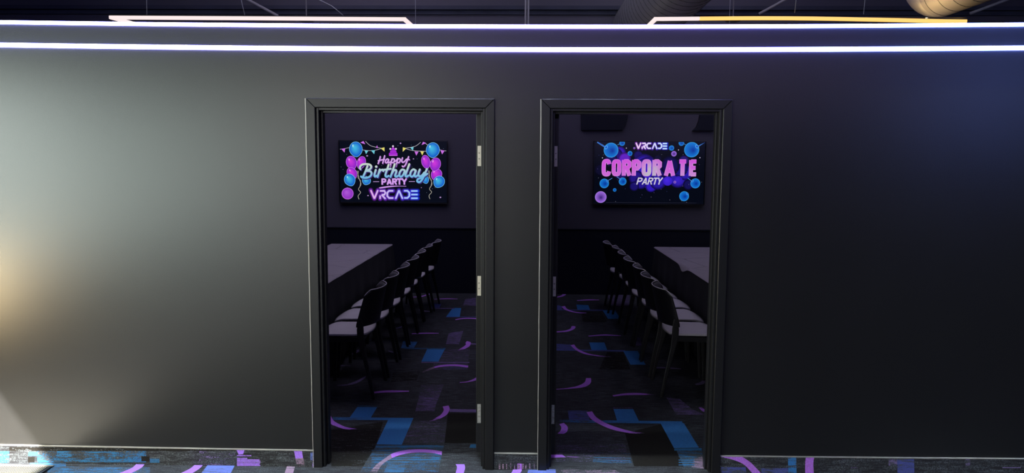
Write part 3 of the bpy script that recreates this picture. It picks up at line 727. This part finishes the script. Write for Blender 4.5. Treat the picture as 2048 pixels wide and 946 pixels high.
# ------------------------------------------------------------------ screens
class Draw:
    """flat picture of a lit screen, in the units in which it was measured"""
    def __init__(s, x0, y0, w, h, skew, W_, H_): s.b = MB(); s.p = (x0, y0, w, h, skew, W_, H_); s.k = 0
    def P(s, x, y):
        x0, y0, w, h, sk, W_, H_ = s.p; u = (x - x0) / w; v = (y - y0 - sk * u) / h
        return (min(max(u, 0.004), .996) - .5) * W_, (.5 - min(max(v, 0.006), .994)) * H_
    def lay(s): s.k += 1; return -.0205 - .000012 * s.k
    def pol(s, pts, cols):
        y = s.lay()
        if not isinstance(cols, list): cols = [cols] * len(pts)
        s.b.poly([(s.P(*p)[0], y, s.P(*p)[1]) for p in pts], M_screen, [(*c[:3], 1) for c in cols])
    def disc(s, cx, cy, rx, ry, c0, c1, rot=0, hx=-.25, hy=-.3, n=28, tail=0):
        y = s.lay(); vs = []; cs = []; fs = []
        q = s.P(cx + hx * rx, cy + hy * ry); vs.append((q[0], y, q[1])); cs.append((*c0[:3], 1))
        for k in range(n):
            a = 2 * math.pi * k / n; dx = math.cos(a) * rx; dy = math.sin(a) * ry
            if tail and dy > 0: dx *= 1 - tail * (dy / ry) ** 2
            X = dx * math.cos(rot) - dy * math.sin(rot); Y = dx * math.sin(rot) + dy * math.cos(rot)
            q = s.P(cx + X, cy + Y); vs.append((q[0], y, q[1])); cs.append((*c1[:3], 1))
        for k in range(n): fs.append((0, 1 + k, 1 + (k + 1) % n))
        s.b.raw(vs, fs, M_screen, cs)
    def stroke(s, pts, w, col, smooth=True, cap=True, taper=None):
        """thick line; col may be a function of (x, y)"""
        P = [Vector(p) for p in pts]
        if smooth and len(P) > 2:
            Q = []
            for i in range(len(P) - 1):
                p0 = P[i - 1] if i else P[i]; p1, p2 = P[i], P[i + 1]; p3 = P[i + 2] if i + 2 < len(P) else P[i + 1]
                for j in range(6):
                    t = j / 6; Q.append(.5 * ((2 * p1) + (p2 - p0) * t + (2 * p0 - 5 * p1 + 4 * p2 - p3) * t * t + (3 * p1 - p0 - 3 * p2 + p3) * t ** 3))
            Q.append(P[-1]); P = Q
        cf = col if callable(col) else (lambda x, y: col)
        y = s.lay(); n = len(P); L = []; Rr = []
        for i, p in enumerate(P):
            a = P[max(i - 1, 0)]; c = P[min(i + 1, n - 1)]; d = (c - a)
            if d.length < 1e-6: d = Vector((1, 0))
            d.normalize(); ww = w / 2 * (taper(i / (n - 1)) if taper else 1); nn = Vector((-d.y, d.x)) * ww
            if 0 < i < n - 1:
                d1 = (p - a).normalized(); d2 = (c - p).normalized(); k = max(.45, math.sqrt(max(0, (1 + d1.dot(d2)) / 2))); nn = nn / (k if d1.dot(d2) > -.2 else 1)
            L.append(p + nn); Rr.append(p - nn)
        vs = []; cs = []; fs = []
        for l_, r_ in zip(L, Rr):
            for q in (l_, r_): z = s.P(q.x, q.y); vs.append((z[0], y, z[1])); cs.append((*cf(q.x, q.y)[:3], 1))
        for i in range(n - 1): fs.append((2 * i, 2 * i + 1, 2 * i + 3, 2 * i + 2))
        s.b.raw(vs, fs, M_screen, cs)
        if cap and not taper:
            for q in (P[0], P[-1]):
                c = cf(q.x, q.y); s.disc(q.x, q.y, w / 2, w / 2, c, c, hx=0, hy=0, n=12)
def television(X0, X1, Z0, Z1, label):
    cx = (X0 + X1) / 2; r = empty('wall_screen', (cx, YB - .0, (Z0 + Z1) / 2), label=label, cat='television'); W_, H_ = X1 - X0, Z1 - Z0
    b = MB(); b.box(-W_ / 2 - .006, W_ / 2 + .006, -.058, -.022, -H_ / 2 - .006, H_ / 2 + .006, M_black)
    # frame with the panel's face set back between thin lips
    b = MB(); e = .007
    for a in ((-W_ / 2 - e, -W_ / 2, -H_ / 2 - e, H_ / 2 + e), (W_ / 2, W_ / 2 + e, -H_ / 2 - e, H_ / 2 + e), (-W_ / 2, W_ / 2, H_ / 2, H_ / 2 + e), (-W_ / 2, W_ / 2, -H_ / 2 - e * 1.6, -H_ / 2)):
        b.box(a[0], a[1], -.066, -.022, a[2], a[3], M_black)
    b.build('frame', r, bevel=.0015)
    b = MB(); b.box(-W_ / 2 + .05, W_ / 2 - .05, -.022, -.014, -H_ / 2 + .05, H_ / 2 - .05, M_black); b.box(-.2, .2, -.0145, -.0005, -.15, .15, M_steel); b.build('wall_bracket', r)
    return r, W_, H_
def vrcade(d, x0, x1, y0, y1, w, colL, colR, glow):
    def cf(x, y): t = min(1, max(0, (x - x0) / (x1 - x0))); return tuple(a + (b_ - a) * t for a, b_ in zip(colL, colR))
    S = (x1 - x0) / 565.; T_ = (y1 - y0) / 108.
    X = lambda x: x0 + (x - 480) * S; Y = lambda y: y0 + (y - 712) * T_
    G = [[(490, 712), (532, 815)], [(532, 815), (575, 712)], [(598, 722), (652, 722), (662, 745), (650, 768), (620, 768)], [(618, 768), (662, 818)], [(600, 778), (600, 818)],
         [(755, 722), (705, 722), (684, 745), (684, 785), (705, 808), (755, 808)], [(782, 818), (822, 716)], [(822, 716), (864, 818)],
         [(882, 722), (922, 722), (944, 745), (944, 785), (922, 808), (882, 808)], [(965, 725), (1042, 725)], [(965, 768), (1042, 768)], [(965, 812), (1042, 812)]]
    if glow:
        for wd, f_ in ((58, .22), (42, .5), (30, 1.0)):
            for g in G:
                gl = lambda x, y: tuple(f_ * (a + (b_ - a) * min(1, max(0, (x - x0) / (x1 - x0)))) for a, b_ in zip(srgb(120, 40, 170)[:3], srgb(30, 50, 215)[:3]))
                d.stroke([(X(a), Y(c)) for a, c in g], wd * S, gl, smooth=False)
    for g in G: d.stroke([(X(a), Y(c)) for a, c in g], w * S, cf, smooth=False, cap=False)
def block(d, s, x, y0, y1, cw, w, cf, slant=0, gap=None):
    """plain bold capitals made of strokes; returns nothing, x = list of left edges"""
    H = y1 - y0; h2 = w / 2
    def pt(u, v, xx, c): return (xx + h2 + u * (c - w) + slant * (1 - v) * H, y0 + h2 + v * (H - w))
    LET = {'C': [[(1, .22), (.85, .02), (.5, -.02), (.15, .02), (0, .2), (0, .8), (.15, .98), (.5, 1.02), (.85, .98), (1, .78)]],
           'O': [[(0, .5), (0, .2), (.15, .03), (.5, 0), (.85, .03), (1, .2), (1, .5), (1, .8), (.85, .97), (.5, 1), (.15, .97), (0, .8), (0, .5)]],
           'R': [[(0, -.12), (0, 1.12)], [(0, 0), (.65, 0), (.95, .1), (.95, .38), (.65, .5), (0, .5)], [(.5, .5), (1, 1.12)]],
           'P': [[(0, -.12), (0, 1.12)], [(0, 0), (.65, 0), (.95, .1), (.95, .42), (.65, .55), (0, .55)]],
           'A': [[(0, 1.12), (.5, -.05)], [(.5, -.05), (1, 1.12)], [(.2, .74), (.8, .74)]], 'T': [[(-.1, 0), (1.1, 0)], [(.5, 0), (.5, 1.12)]],
           'E': [[(0, -.12), (0, 1.12)], [(0, 0), (1.05, 0)], [(0, .5), (.92, .5)], [(0, 1), (1.05, 1)]], 'Y': [[(-.05, -.12), (.5, .55)], [(.5, .55), (1.05, -.12)], [(.5, .5), (.5, 1.12)]]}
    for ch, xx, c in zip(s, x, cw):
        for g in LET[ch]:
            k = w / max(1e-6, H) ; g2 = [pt(u, min(max(v, -w / 2 / (H - w)), 1 + w / 2 / (H - w)), xx, c) for u, v in g]
            d.stroke(g2, w, cf, smooth=(ch in 'CO'), cap=False)

# left: birthday screen
r, W_, H_ = television(-2.479, -1.053, 1.220, 2.034, 'wall screen reading Happy Birthday Party with balloons, seen through the left doorway')
d = Draw(125, 119, 1262, 738, 14, W_, H_)
d.pol([(120, 100), (1400, 100), (1400, 900), (120, 900)], srgb(3, 7, 20))
LBL, DBL = srgb(70, 190, 225), srgb(5, 80, 200); RIMB = srgb(120, 200, 235)
MG, MGD, RIMM = srgb(212, 58, 218), srgb(130, 36, 196), srgb(205, 115, 225)
def line(pts, w, c, sm=True): d.stroke(pts, w, c, smooth=sm, cap=False)
WH = srgb(205, 200, 210)
line([(135, 222), (190, 215), (245, 203)], 4, WH); line([(400, 232), (460, 240), (540, 238), (640, 210)], 4, WH); line([(435, 130), (500, 185), (620, 212)], 4, WH)
line([(875, 215), (930, 210), (1020, 190), (1080, 145)], 4, WH); line([(900, 218), (1000, 245), (1145, 252)], 4, WH); line([(1130, 155), (1170, 185)], 4, WH); line([(1300, 235), (1340, 245), (1378, 250)], 4, WH)
def tri(a, b_, c, col): d.pol([a, b_, c], srgb(*col))
VI, CY, YE = (200, 110, 225), (110, 200, 215), (225, 215, 110)
tri((150, 218), (197, 212), (188, 262), VI); tri((375, 145), (412, 122), (432, 165), VI); tri((556, 205), (572, 178), (580, 212), VI)
tri((424, 238), (468, 240), (440, 282), CY); tri((498, 238), (545, 236), (535, 283), CY); tri((612, 214), (656, 202), (657, 252), YE)
tri((872, 203), (912, 215), (870, 257), YE); tri((958, 208), (998, 198), (990, 243), CY); tri((1008, 252), (1054, 258), (1028, 303), VI)
tri((1075, 252), (1118, 255), (1098, 300), YE); tri((1092, 178), (1108, 140), (1145, 155), VI); tri((1310, 238), (1360, 246), (1330, 290), VI)
def balloon(cx, cy, rx, ry, kind, rot=0):
    a, b_, rim = ((LBL, DBL, RIMB), (MG, MGD, RIMM))[kind]
    d.disc(cx, cy, rx, ry, rim, rim, rot, tail=.25); d.disc(cx, cy, rx - 5, ry - 5, a, b_, rot, tail=.25)
    d.disc(cx - rx * .42, cy - ry * .45, rx * .16, ry * .22, srgb(190, 225, 240) if kind == 0 else srgb(235, 190, 240), a, rot)
for bx in (350, 1185):
    sg = 1
    line([(bx - 15, 480), (bx, 560), (bx + 25, 640), (bx - 5, 700), (bx + 20, 740), (bx - 10, 780), (bx, 822)], 5, srgb(190, 185, 170))
    line([(bx + 0, 480), (bx - 10, 560), (bx + 20, 600), (bx + 10, 680)], 4, srgb(170, 165, 155))
balloon(382, 385, 52, 80, 1, .3); balloon(268, 385, 64, 84, 1, -.25); balloon(272, 510, 58, 75, 1, -.5)
balloon(440, 600, 52, 52, 0, .4); balloon(245, 590, 66, 76, 0, -.4); balloon(322, 225, 78, 92, 0, -.08)
balloon(1140, 380, 52, 84, 1, -.2); balloon(1262, 530, 64, 72, 1, .6); balloon(1250, 410, 64, 82, 1, .25)
balloon(1132, 588, 42, 52, 0, -.3); balloon(1292, 618, 66, 74, 0, .5); balloon(1222, 240, 80, 92, 0, .05)
d.disc(216, 752, 70, 70, srgb(190, 110, 220), srgb(190, 110, 220)); d.disc(216, 752, 63, 63, srgb(175, 90, 215), srgb(140, 45, 190))
# cake
for y0, y1, a, c in ((268, 305, 708, 808), (240, 272, 722, 796), (215, 244, 738, 782)): d.pol([(a, y1), (a, y0 + 6), (a + 7, y0), (c - 7, y0), (c, y0 + 6), (c, y1)], srgb(165, 40, 205)); line([(a + 3, y1 - 2), (c - 3, y1 - 2)], 3, srgb(110, 20, 150))
d.pol([(740, 222), (757, 195), (778, 222)], srgb(185, 60, 220)); line([(712, 300), (806, 300)], 6, srgb(220, 120, 235))
for a, c in ((725, 222), (757, 190), (791, 222)): d.disc(a, c, 11, 11, srgb(240, 235, 235), srgb(205, 190, 215))
for i in range(46):
    a, c = random.uniform(140, 1370), random.uniform(140, 840); d.disc(a, c, 3.2, 3.2, srgb(120, 160, 170), srgb(90, 100, 130), n=6)
for a, c, rr in ((845, 156, 11), (453, 303, 12), (995, 342, 9), (457, 778, 10), (1308, 803, 12), (1085, 685, 6), (490, 695, 6)): d.disc(a, c, rr, rr * .75, srgb(190, 160, 210), srgb(170, 130, 195), n=5)
# script words, dark offset first, then face
HAP = [[(607, 312), (598, 350), (580, 395)], [(658, 302), (645, 350), (634, 392)], [(583, 362), (620, 352), (655, 346)],
       [(704, 348), (688, 340), (668, 362), (668, 384), (684, 386), (700, 362), (706, 345), (698, 378), (708, 388), (722, 376)],
       [(742, 338), (732, 385), (722, 430)], [(736, 365), (752, 340), (770, 345), (770, 368), (755, 386), (738, 380)],
       [(770, 375), (795, 358), (808, 338)], [(810, 335), (800, 385), (788, 430)], [(803, 362), (820, 338), (838, 344), (838, 368), (822, 386), (804, 380)],
       [(866, 328), (858, 362), (866, 382), (890, 372), (912, 345)], [(938, 315), (918, 370), (898, 415), (874, 434), (862, 426)], [(912, 345), (945, 350)]]
for g in HAP: d.stroke([(a + 6, c + 7) for a, c in g], 17, srgb(90, 40, 120))
for g in HAP: d.stroke(g, 15, srgb(214, 164, 232))
BIR = [[(455, 425), (430, 490), (398, 560)], [(372, 462), (366, 436), (392, 408), (440, 400), (482, 408), (500, 432), (482, 462), (436, 482)],
       [(436, 482), (484, 486), (502, 510), (488, 544), (446, 564), (396, 562), (378, 548)],
       [(552, 470), (536, 525), (540, 550), (562, 540)], [(598, 465), (584, 515), (572, 556)], [(586, 512), (606, 478), (634, 468), (640, 484)],
       [(704, 410), (682, 475), (664, 532), (676, 554), (702, 542)], [(646, 470), (690, 464), (728, 458)],
       [(775, 402), (752, 475), (724, 556)], [(738, 520), (762, 480), (788, 474), (792, 498), (778, 540), (792, 554), (812, 542)],
       [(890, 476), (862, 468), (836, 496), (828, 536), (846, 554), (872, 532), (892, 486)], [(946, 404), (922, 470), (900, 535), (912, 554), (934, 540)],
       [(1020, 480), (992, 466), (964, 494), (956, 536), (974, 554), (1000, 532), (1022, 480), (1006, 535), (1018, 554), (1040, 540)],
       [(1068, 468), (1052, 520), (1062, 548), (1092, 540), (1120, 506)], [(1152, 462), (1126, 520), (1100, 580), (1066, 618), (1038, 610), (1046, 582), (1090, 566), (1156, 520)]]
def bcol(x, y):
    t = min(1, max(0, (y - 410) / 150)); a, b_ = srgb(200, 215, 200)[:3], srgb(110, 180, 225)[:3]; return tuple(p + (q - p) * t for p, q in zip(a, b_))
for g in BIR: d.stroke([(a + 9, c + 10) for a, c in g], 25, srgb(58, 40, 110))
d.disc(566, 440, 15, 14, srgb(58, 40, 110), srgb(58, 40, 110))
for g in BIR: d.stroke(g, 23, bcol)
d.disc(558, 432, 15, 14, srgb(195, 212, 205), srgb(195, 212, 205))
PX = [617, 676, 742, 796, 852]; PW = [58, 66, 60, 64, 66]
block(d, 'PARTY', [a + 4 for a in PX], 577, 655, PW, 19, srgb(100, 50, 140)); block(d, 'PARTY', PX, 572, 650, PW, 18, srgb(212, 160, 236))
line([(520, 611), (590, 611)], 6, srgb(200, 160, 225), False); line([(940, 611), (1010, 611)], 6, srgb(200, 160, 225), False)
d.stroke([(588, 688), (700, 672), (800, 666), (908, 668)], 16, srgb(205, 150, 235), taper=lambda t: .35 + math.sin(math.pi * min(1, t + .25)) * .7)
vrcade(d, 480, 1045, 712, 820, 19, srgb(225, 175, 230)[:3], srgb(150, 200, 250)[:3], True)
line([(130, 848), (1385, 852)], 2, srgb(20, 22, 34), False)
s = d.b.build('lit_picture', r, fix=False); s.location = (0, -.034, 0)

# right: corporate screen
r, W_, H_ = television(.878, 2.330, 1.222, 2.040, 'wall screen reading Corporate Party with blue orbs, seen through the right doorway')
d = Draw(98, 138, 1312, 730, 4, W_, H_)
d.pol([(90, 120), (1420, 120), (1420, 900), (90, 900)], srgb(1, 4, 16))
bk = [(400, 270, 60, (52, 20, 170)), (350, 300, 70, (25, 14, 120)), (460, 340, 60, (95, 30, 190)), (620, 300, 45, (22, 12, 95)), (690, 420, 110, (45, 22, 165)), (740, 480, 130, (50, 25, 185)),
      (600, 560, 70, (35, 18, 130)), (660, 620, 60, (35, 18, 140)), (780, 660, 55, (48, 24, 185)), (860, 600, 80, (38, 22, 155)), (1095, 570, 85, (44, 26, 165)), (1180, 500, 70, (42, 24, 165)),
      (1160, 360, 50, (40, 20, 110)), (930, 480, 60, (22, 14, 100)), (1110, 450, 80, (24, 18, 120)), (580, 660, 45, (24, 15, 105)), (1220, 640, 50, (18, 14, 85)), (300, 350, 60, (20, 12, 90)), (180, 470, 60, (8, 8, 40)), (850, 340, 40, (10, 10, 45)), (420, 500, 70, (30, 15, 100)), (1000, 420, 90, (16, 12, 80))]
for a, c, rr, col in bk:
    for k_, f_ in ((1.25, .25), (1.1, .55), (.92, 1)):
        cc = tuple(v * f_ for v in srgb(*col)[:3]); d.disc(a, c, rr * k_, rr * k_, cc, cc, hx=0, hy=0)
d.disc(975, 598, 56, 54, srgb(72, 40, 225), srgb(52, 26, 190))
d.disc(1100, 590, 50, 50, srgb(60, 34, 200), srgb(46, 24, 170))
def orb(cx, cy, rr, blue=True, hole=None):
    if blue: d.disc(cx, cy, rr, rr, srgb(60, 160, 225), srgb(60, 160, 225)); d.disc(cx, cy, rr * .94, rr * .94, srgb(2, 38, 150), srgb(18, 118, 208), hx=.25, hy=.1)
    else: d.disc(cx, cy, rr, rr, srgb(170, 130, 225), srgb(170, 130, 225)); d.disc(cx, cy, rr * .93, rr * .93, srgb(45, 22, 110), srgb(150, 100, 215), hx=.05, hy=.1)
    if hole: d.disc(hole[0], hole[1], rr * .2, rr * .27, srgb(60, 150, 225), srgb(90, 175, 235), math.atan2(hole[1] - cy, hole[0] - cx)); d.disc(hole[0], hole[1], rr * .13, rr * .18, srgb(20, 80, 200), srgb(20, 80, 200), math.atan2(hole[1] - cy, hole[0] - cx))
SB = srgb(80, 150, 225)
def ln2(pts, w, c): d.stroke(pts, w, c, smooth=False, cap=False)
ln2([(135, 145), (235, 208)], 17, SB); ln2([(140, 148), (232, 206)], 9, srgb(35, 80, 190)); ln2([(1412, 140), (1310, 200)], 15, SB); ln2([(1405, 144), (1314, 198)], 7, srgb(35, 80, 190))
ln2([(372, 180), (400, 166)], 4, SB); ln2([(1150, 160), (1176, 178)], 4, SB); ln2([(262, 598), (318, 566)], 5, SB); ln2([(418, 582), (372, 548)], 5, SB); ln2([(1255, 595), (1210, 562)], 5, SB)
orb(298, 240, 86, True, (240, 208)); orb(1248, 233, 88, True, (1308, 196)); orb(427, 158, 32); orb(1124, 156, 32); orb(522, 278, 28, True, (506, 264)); orb(1010, 214, 30)
orb(1040, 280, 31, False); orb(572, 216, 12, False); orb(225, 628, 55, True, (262, 600)); orb(442, 604, 45, True, (412, 582)); orb(1302, 624, 57, True, (1266, 596)); orb(350, 704, 20)
orb(1174, 775, 57, True, (1212, 746)); orb(186, 788, 68, False); orb(1060, 610, 15, False)
for i in range(60):
    a, c = random.uniform(120, 1400), random.uniform(150, 850); v = random.choice(((110, 90, 160), (140, 140, 160), (70, 80, 140))); d.disc(a, c, 3, 3, srgb(*v), srgb(*v), n=6)
for a, c in ((198, 330), (1347, 325), (478, 216), (1092, 236)): d.disc(a, c, 6, 6, srgb(225, 215, 235), srgb(190, 180, 210), n=8)
vrcade(d, 585, 958, 154, 226, 24, srgb(240, 205, 240)[:3], srgb(190, 225, 250)[:3], True)
def ccol(x, y):
    t = math.exp(-((x - 770) / 110) ** 2) * min(1, max(0, (y - 350) / 150 + .25)); u = min(1, max(0, (y - 430) / 110)) * (1 if x > 1080 else .35)
    a, b_ = srgb(205, 84, 214)[:3], srgb(186, 182, 196)[:3]; t = min(1, t + u * .5); return tuple(p + (q - p) * t for p, q in zip(a, b_))
CX = [195, 313, 433, 551, 667, 792, 930, 1092, 1224]; CWd = [106, 106, 110, 106, 108, 108, 128, 108, 100]
block(d, 'CORPORATE', [a - 3 for a in CX], 346, 543, [c + 6 for c in CWd], 48, srgb(228, 150, 235)); block(d, 'CORPORATE', CX, 350, 539, CWd, 40, ccol)
block(d, 'PARTY', [605, 668, 734, 790, 842], 558, 640, [60, 62, 58, 58, 58], 14, srgb(206, 200, 220), slant=.22)
ln2([(250, 852), (1320, 854)], 2.5, srgb(48, 48, 66))
s = d.b.build('lit_picture', r, fix=False); s.location = (0, -.034, 0)

# ------------------------------------------------------------------ tables and cloths
def table(x0, x1, y0, y1, side, label_t, label_c, label_p):
    """side = +1 when the chairs stand on the table's +x side"""
    cx, cy = (x0 + x1) / 2, (y0 + y1) / 2; hx, hy = (x1 - x0) / 2, (y1 - y0) / 2
    t = empty('banquet_table', (cx, cy, 0), label=label_t, cat='table')
    b = MB(); b.box(-hx + .012, hx - .012, -hy + .012, hy - .012, .722, .748, M_ttop); b.build('tabletop', t, bevel=.004)
    for sx in (-1, 1):
        for sy in (-1, -.05, .05, 1):
            b = MB(); b.tube([(sx * (hx - .12), sy * (hy - .2), .722), (sx * (hx - .08), sy * (hy - .2), .0)], .013, M_steel, 8); b.build('leg', t, smooth=True)
    # cloth: rounded-corner outline falling in soft folds, corners flaring out
    b = MB(); n = 220; rings = []
    def outline(s, out, flare):
        per = 2 * (2 * hx + 2 * hy); q = s * per; P = None
        segs = ((Vector((-hx, -hy)), Vector((1, 0)), 2 * hx, Vector((0, -1))), (Vector((hx, -hy)), Vector((0, 1)), 2 * hy, Vector((1, 0))), (Vector((hx, hy)), Vector((-1, 0)), 2 * hx, Vector((0, 1))), (Vector((-hx, hy)), Vector((0, -1)), 2 * hy, Vector((-1, 0))))
        for p, dr, L, nn in segs:
            if q <= L + 1e-9:
                u = min(q, L - q); near = math.exp(-(u / .10) ** 2)
                sgn = -1 if q < L / 2 else 1
                wav = math.sin(q * 17) * .008 + math.sin(q * 7.3 + 1) * .008
                pt = p + dr * q + nn * (out + wav * flare * (1 - near)) + dr * sgn * near * flare * (.07 if abs(dr.x) > .5 else .17)
                return pt
            q -= L
        return segs[0][0]
    lev = [(.760, 0, 0), (.757, .006, 0), (.74, .010, .08), (.6, .016, .42), (.4, .024, .75), (.2, .03, .9), (.06, .036, 1.0)]
    vs = []; fs = []
    for z, out, fl in lev:
        for i in range(n):
            p = outline(i / n, out, fl); vs.append((p.x, p.y, z))
    for k in range(len(lev) - 1):
        for i in range(n): fs.append((k * n + i, (k + 1) * n + i, (k + 1) * n + (i + 1) % n, k * n + (i + 1) % n))
    b.raw(vs, fs, M_cloth); b.poly([(-hx, -hy, .7602), (hx, -hy, .7602), (hx, hy, .7602), (-hx, hy, .7602)], M_cloth)
    o = b.build('tablecloth', smooth=False); o.location = (cx, cy, 0); tag(o, label_c, 'tablecloth')
    # pale cover sheet over the top with creases and a short uneven overhang
    b = MB(); nx, ny = 28, 90; vs = []; fs = []
    rnd = random.Random(int(cx * 100))
    cre = [(rnd.uniform(-hx, hx), rnd.uniform(-hy, hy), rnd.uniform(0, 3.1), rnd.uniform(.1, .3)) for _ in range(16)]
    for j in range(ny + 1):
        for i in range(nx + 1):
            x = -hx - .002 + (2 * hx + .004) * i / nx; y = -hy - .002 + (2 * hy + .004) * j / ny; z = .7665
            for a, c, th, ln_ in cre:
                dx, dy = x - a, y - c; al = dx * math.cos(th) + dy * math.sin(th); ac = -dx * math.sin(th) + dy * math.cos(th)
                z += .0045 * math.exp(-(ac / .016) ** 2 - (al / ln_) ** 2)
            vs.append((x, y, z))
    for j in range(ny):
        for i in range(nx): a = j * (nx + 1) + i; fs.append((a, a + 1, a + nx + 2, a + nx + 1))
    e = len(vs)
    edge = nx if side > 0 else 0; sx = side
    for j in range(ny + 1):   # overhang on the chair side
        t_ = j / ny; drop_ = .004 + (.045 * math.exp(-((t_ - .55) / .04) ** 2) if side < 0 else .001 * math.sin(t_ * 60))
        vs.append((sx * (hx + (.014 if side < 0 else .009) + drop_ * .25), -hy - .002 + (2 * hy + .004) * t_, .762 - drop_))
    for j in range(ny): fs.append((j * (nx + 1) + edge, (j + 1) * (nx + 1) + edge, e + j + 1, e + j))
    b.raw(vs, fs, M_cover); o = b.build('table_cover', smooth=True); o.location = (cx, cy, 0); tag(o, label_p, 'table cover')
table(-2.352, -1.622, -.0 + .98, 4.70, 1, 'long banquet table in the left-hand room, under a black cloth',
      'black cloth hanging to the floor from the left-hand room\'s long table', 'pale creased cover spread on top of the left-hand room\'s table')
table(1.530, 2.260, .98, 4.63, -1, 'long banquet table in the right-hand room, under a black cloth',
      'black cloth with flared corner hanging from the right-hand room\'s long table', 'pale cover with a drooping edge on the right-hand room\'s table')

# ------------------------------------------------------------------ chairs (built facing +x)
def make_chair():
    root = empty('stacking_chair', label='x', cat='chair')
    # seat pan: soft rounded slab with a falling front edge
    b = MB(); nu, nv = 20, 16; vs = []; fs = []
    def seat_pt(i, j):
        u = -1 + 2 * i / nu; v = -1 + 2 * j / nv
        x = .010 + .208 * u; y = .214 * v
        k = max(0, -u - .6) / .4; y *= 1 - .16 * k * k          # corners rounded towards the backrest
        k = max(0, u - .6) / .4; y *= 1 - .08 * k * k
        x -= .02 * v * v * (1 if u > 0 else -1) * abs(u)
        z = .476 - .008 * (1 - v * v) * (1 - u * u * .5) - (.026 * max(0, (u - .5) / .5) ** 2) + .006 * max(0, -u - .5)
        return (x, y, z)
    for j in range(nv + 1):
        for i in range(nu + 1): vs.append(seat_pt(i, j))
    for j in range(nv):
        for i in range(nu): a = j * (nu + 1) + i; fs.append((a, a + 1, a + nu + 2, a + nu + 1))
    b.raw(vs, fs, M_seat); o = b.build('seat', root, smooth=True, solid=.014); o['label'] = 'light grey seat'
    # backrest shell: barrel curve whose ends run down into the rear legs
    b = MB(); nu, nv = 40, 12; vs = []; fs = []
    def shell(u, v):
        a = u * math.radians(78); y = .228 * math.sin(a) / math.sin(math.radians(78))
        k = (1 - math.cos(a)) / (1 - math.cos(math.radians(78)))
        top = .812 - .045 * (max(0, abs(u) - .78) / .22) ** 2; bot = .537 + .006 * (1 - u * u)
        z = bot + (top - bot) * v; q = min(1, (.812 - z) / .26)
        return (-.289 + .054 * q + (.092 + .028 * q ** .6) * k, y, z)
    for j in range(nv + 1):
        for i in range(nu + 1): vs.append(shell(-1 + 2 * i / nu, j / nv))
    for j in range(nv):
        for i in range(nu): a = j * (nu + 1) + i; fs.append((a, a + 1, a + nu + 2, a + nu + 1))
    b.raw(vs, fs, M_shell); o = b.build('backrest', root, smooth=True, solid=.010)
    b = MB(); vs = []; fs = []
    for j in range(nv + 1):
        for i in range(nu + 1):
            u = (-1 + 2 * i / nu) * .93; p = Vector(shell(u, .08 + .90 * j / nv)); a = u * math.radians(78)
            vs.append((p.x + .0095 * math.cos(a), p.y - .0095 * math.sin(a), p.z))
    for j in range(nv):
        for i in range(nu): a = j * (nu + 1) + i; fs.append((a, a + 1, a + nu + 2, a + nu + 1))
    b.raw(vs, fs, M_lining); o = b.build('back_lining', root, smooth=True, solid=.004); o['label'] = 'grey inner face of the backrest'
    b = MB(); b.tube([Vector(shell(-1 + 2 * i / 56, 1)) + Vector((0, 0, .002)) for i in range(57)], .0036, M_rim, 6); rim = b.build('backrest_rim', root, smooth=True)
    rim['label'] = 'painted pale highlight along the top edge of the backrest'
    for s in (-1, 1):
        b = MB(); pts = [(-.150, .2275, .60), (-.147, .2275, .56), (-.145, .227, .52), (-.147, .226, .46), (-.160, .227, .38), (-.205, .230, .18), (-.238, .233, .0)]
        b.strip([(x, s * y, z) for x, y, z in pts], [.020, .040, .050, .050, .040, .030, .025], .016, M_shell, (1, 0, 0)); b.build('leg', root, bevel=.005)
        b = MB(); pts = [(.150, .216, .452), (.160, .222, .22), (.172, .226, .0)]
        b.strip([(x, s * y, z) for x, y, z in pts], [.036, .028, .024], .020, M_shell, (1, 0, 0)); b.build('leg', root, bevel=.005)
    b = MB()
    for s in (-1, 1): b.strip([(-.150, s * .212, .446), (0, s * .208, .440), (.166, s * .204, .436)], .020, .036, M_shell, (0, 1, 0))
    b.box(.146, .166, -.2, .2, .420, .444, M_shell); b.box(-.160, -.140, -.2, .2, .430, .452, M_shell)
    b.build('seat_frame', root, bevel=.004)
    return root
LY = [1.435, 1.975, 2.525, 3.075, 3.610, 4.140, 4.665]
RY = [1.550, 2.080, 2.600, 3.115, 3.625, 4.140, 4.655]
ordn = ['nearest the doorway', 'second from the doorway', 'third from the doorway', 'fourth from the doorway', 'third from the far end', 'second from the far end', 'at the far end']
chair = make_chair()
for k, y in enumerate(LY):
    o = chair if k == 0 else copy_tree(chair)
    o.location = (-1.355 + random.uniform(-.006, .006) + (.045 if k == 6 else 0), y, 0); o.rotation_euler.z = math.pi + random.uniform(-.03, .03)
    o['label'] = 'black plastic chair with light grey seat, ' + ordn[k] + ', at the left-hand table'; o['group'] = 'chairs along the left-hand table'
dx = [0, -.004, .004, -.012, -.006, -.006, -.055]
for k, y in enumerate(RY):
    o = copy_tree(chair)
    o.location = (1.262 + dx[k], y, 0); o.rotation_euler.z = random.uniform(-.03, .03)
    o['label'] = 'black plastic chair with light grey seat, ' + ordn[k] + ', at the right-hand table'; o['group'] = 'chairs along the right-hand table'

# ------------------------------------------------------------------ entrance grille in the carpet
g = empty('entrance_grille', (-3.3, -.55, 0), label='ribbed metal entrance grille set in the carpet at the bottom left, lit by sun', cat='floor grille')
b = MB(); x = -.60
while x < .600: b.box(x, x + .006, -.48, .478, .0032, .0095, M_grille); x += .0135
b.build('ribbing', g)
b = MB(); b.box(-.61, .614, -.50, .50, .0012, .003, M_black); b.build('backing', g)
b = MB(); b.box(-.616, .62, .482, .498, .0032, .010, M_grille); b.box(.603, .618, -.5, .4815, .0032, .010, M_black); b.box(-.616, -.603, -.5, .4815, .0032, .010, M_grille)
b.build('frame', g)
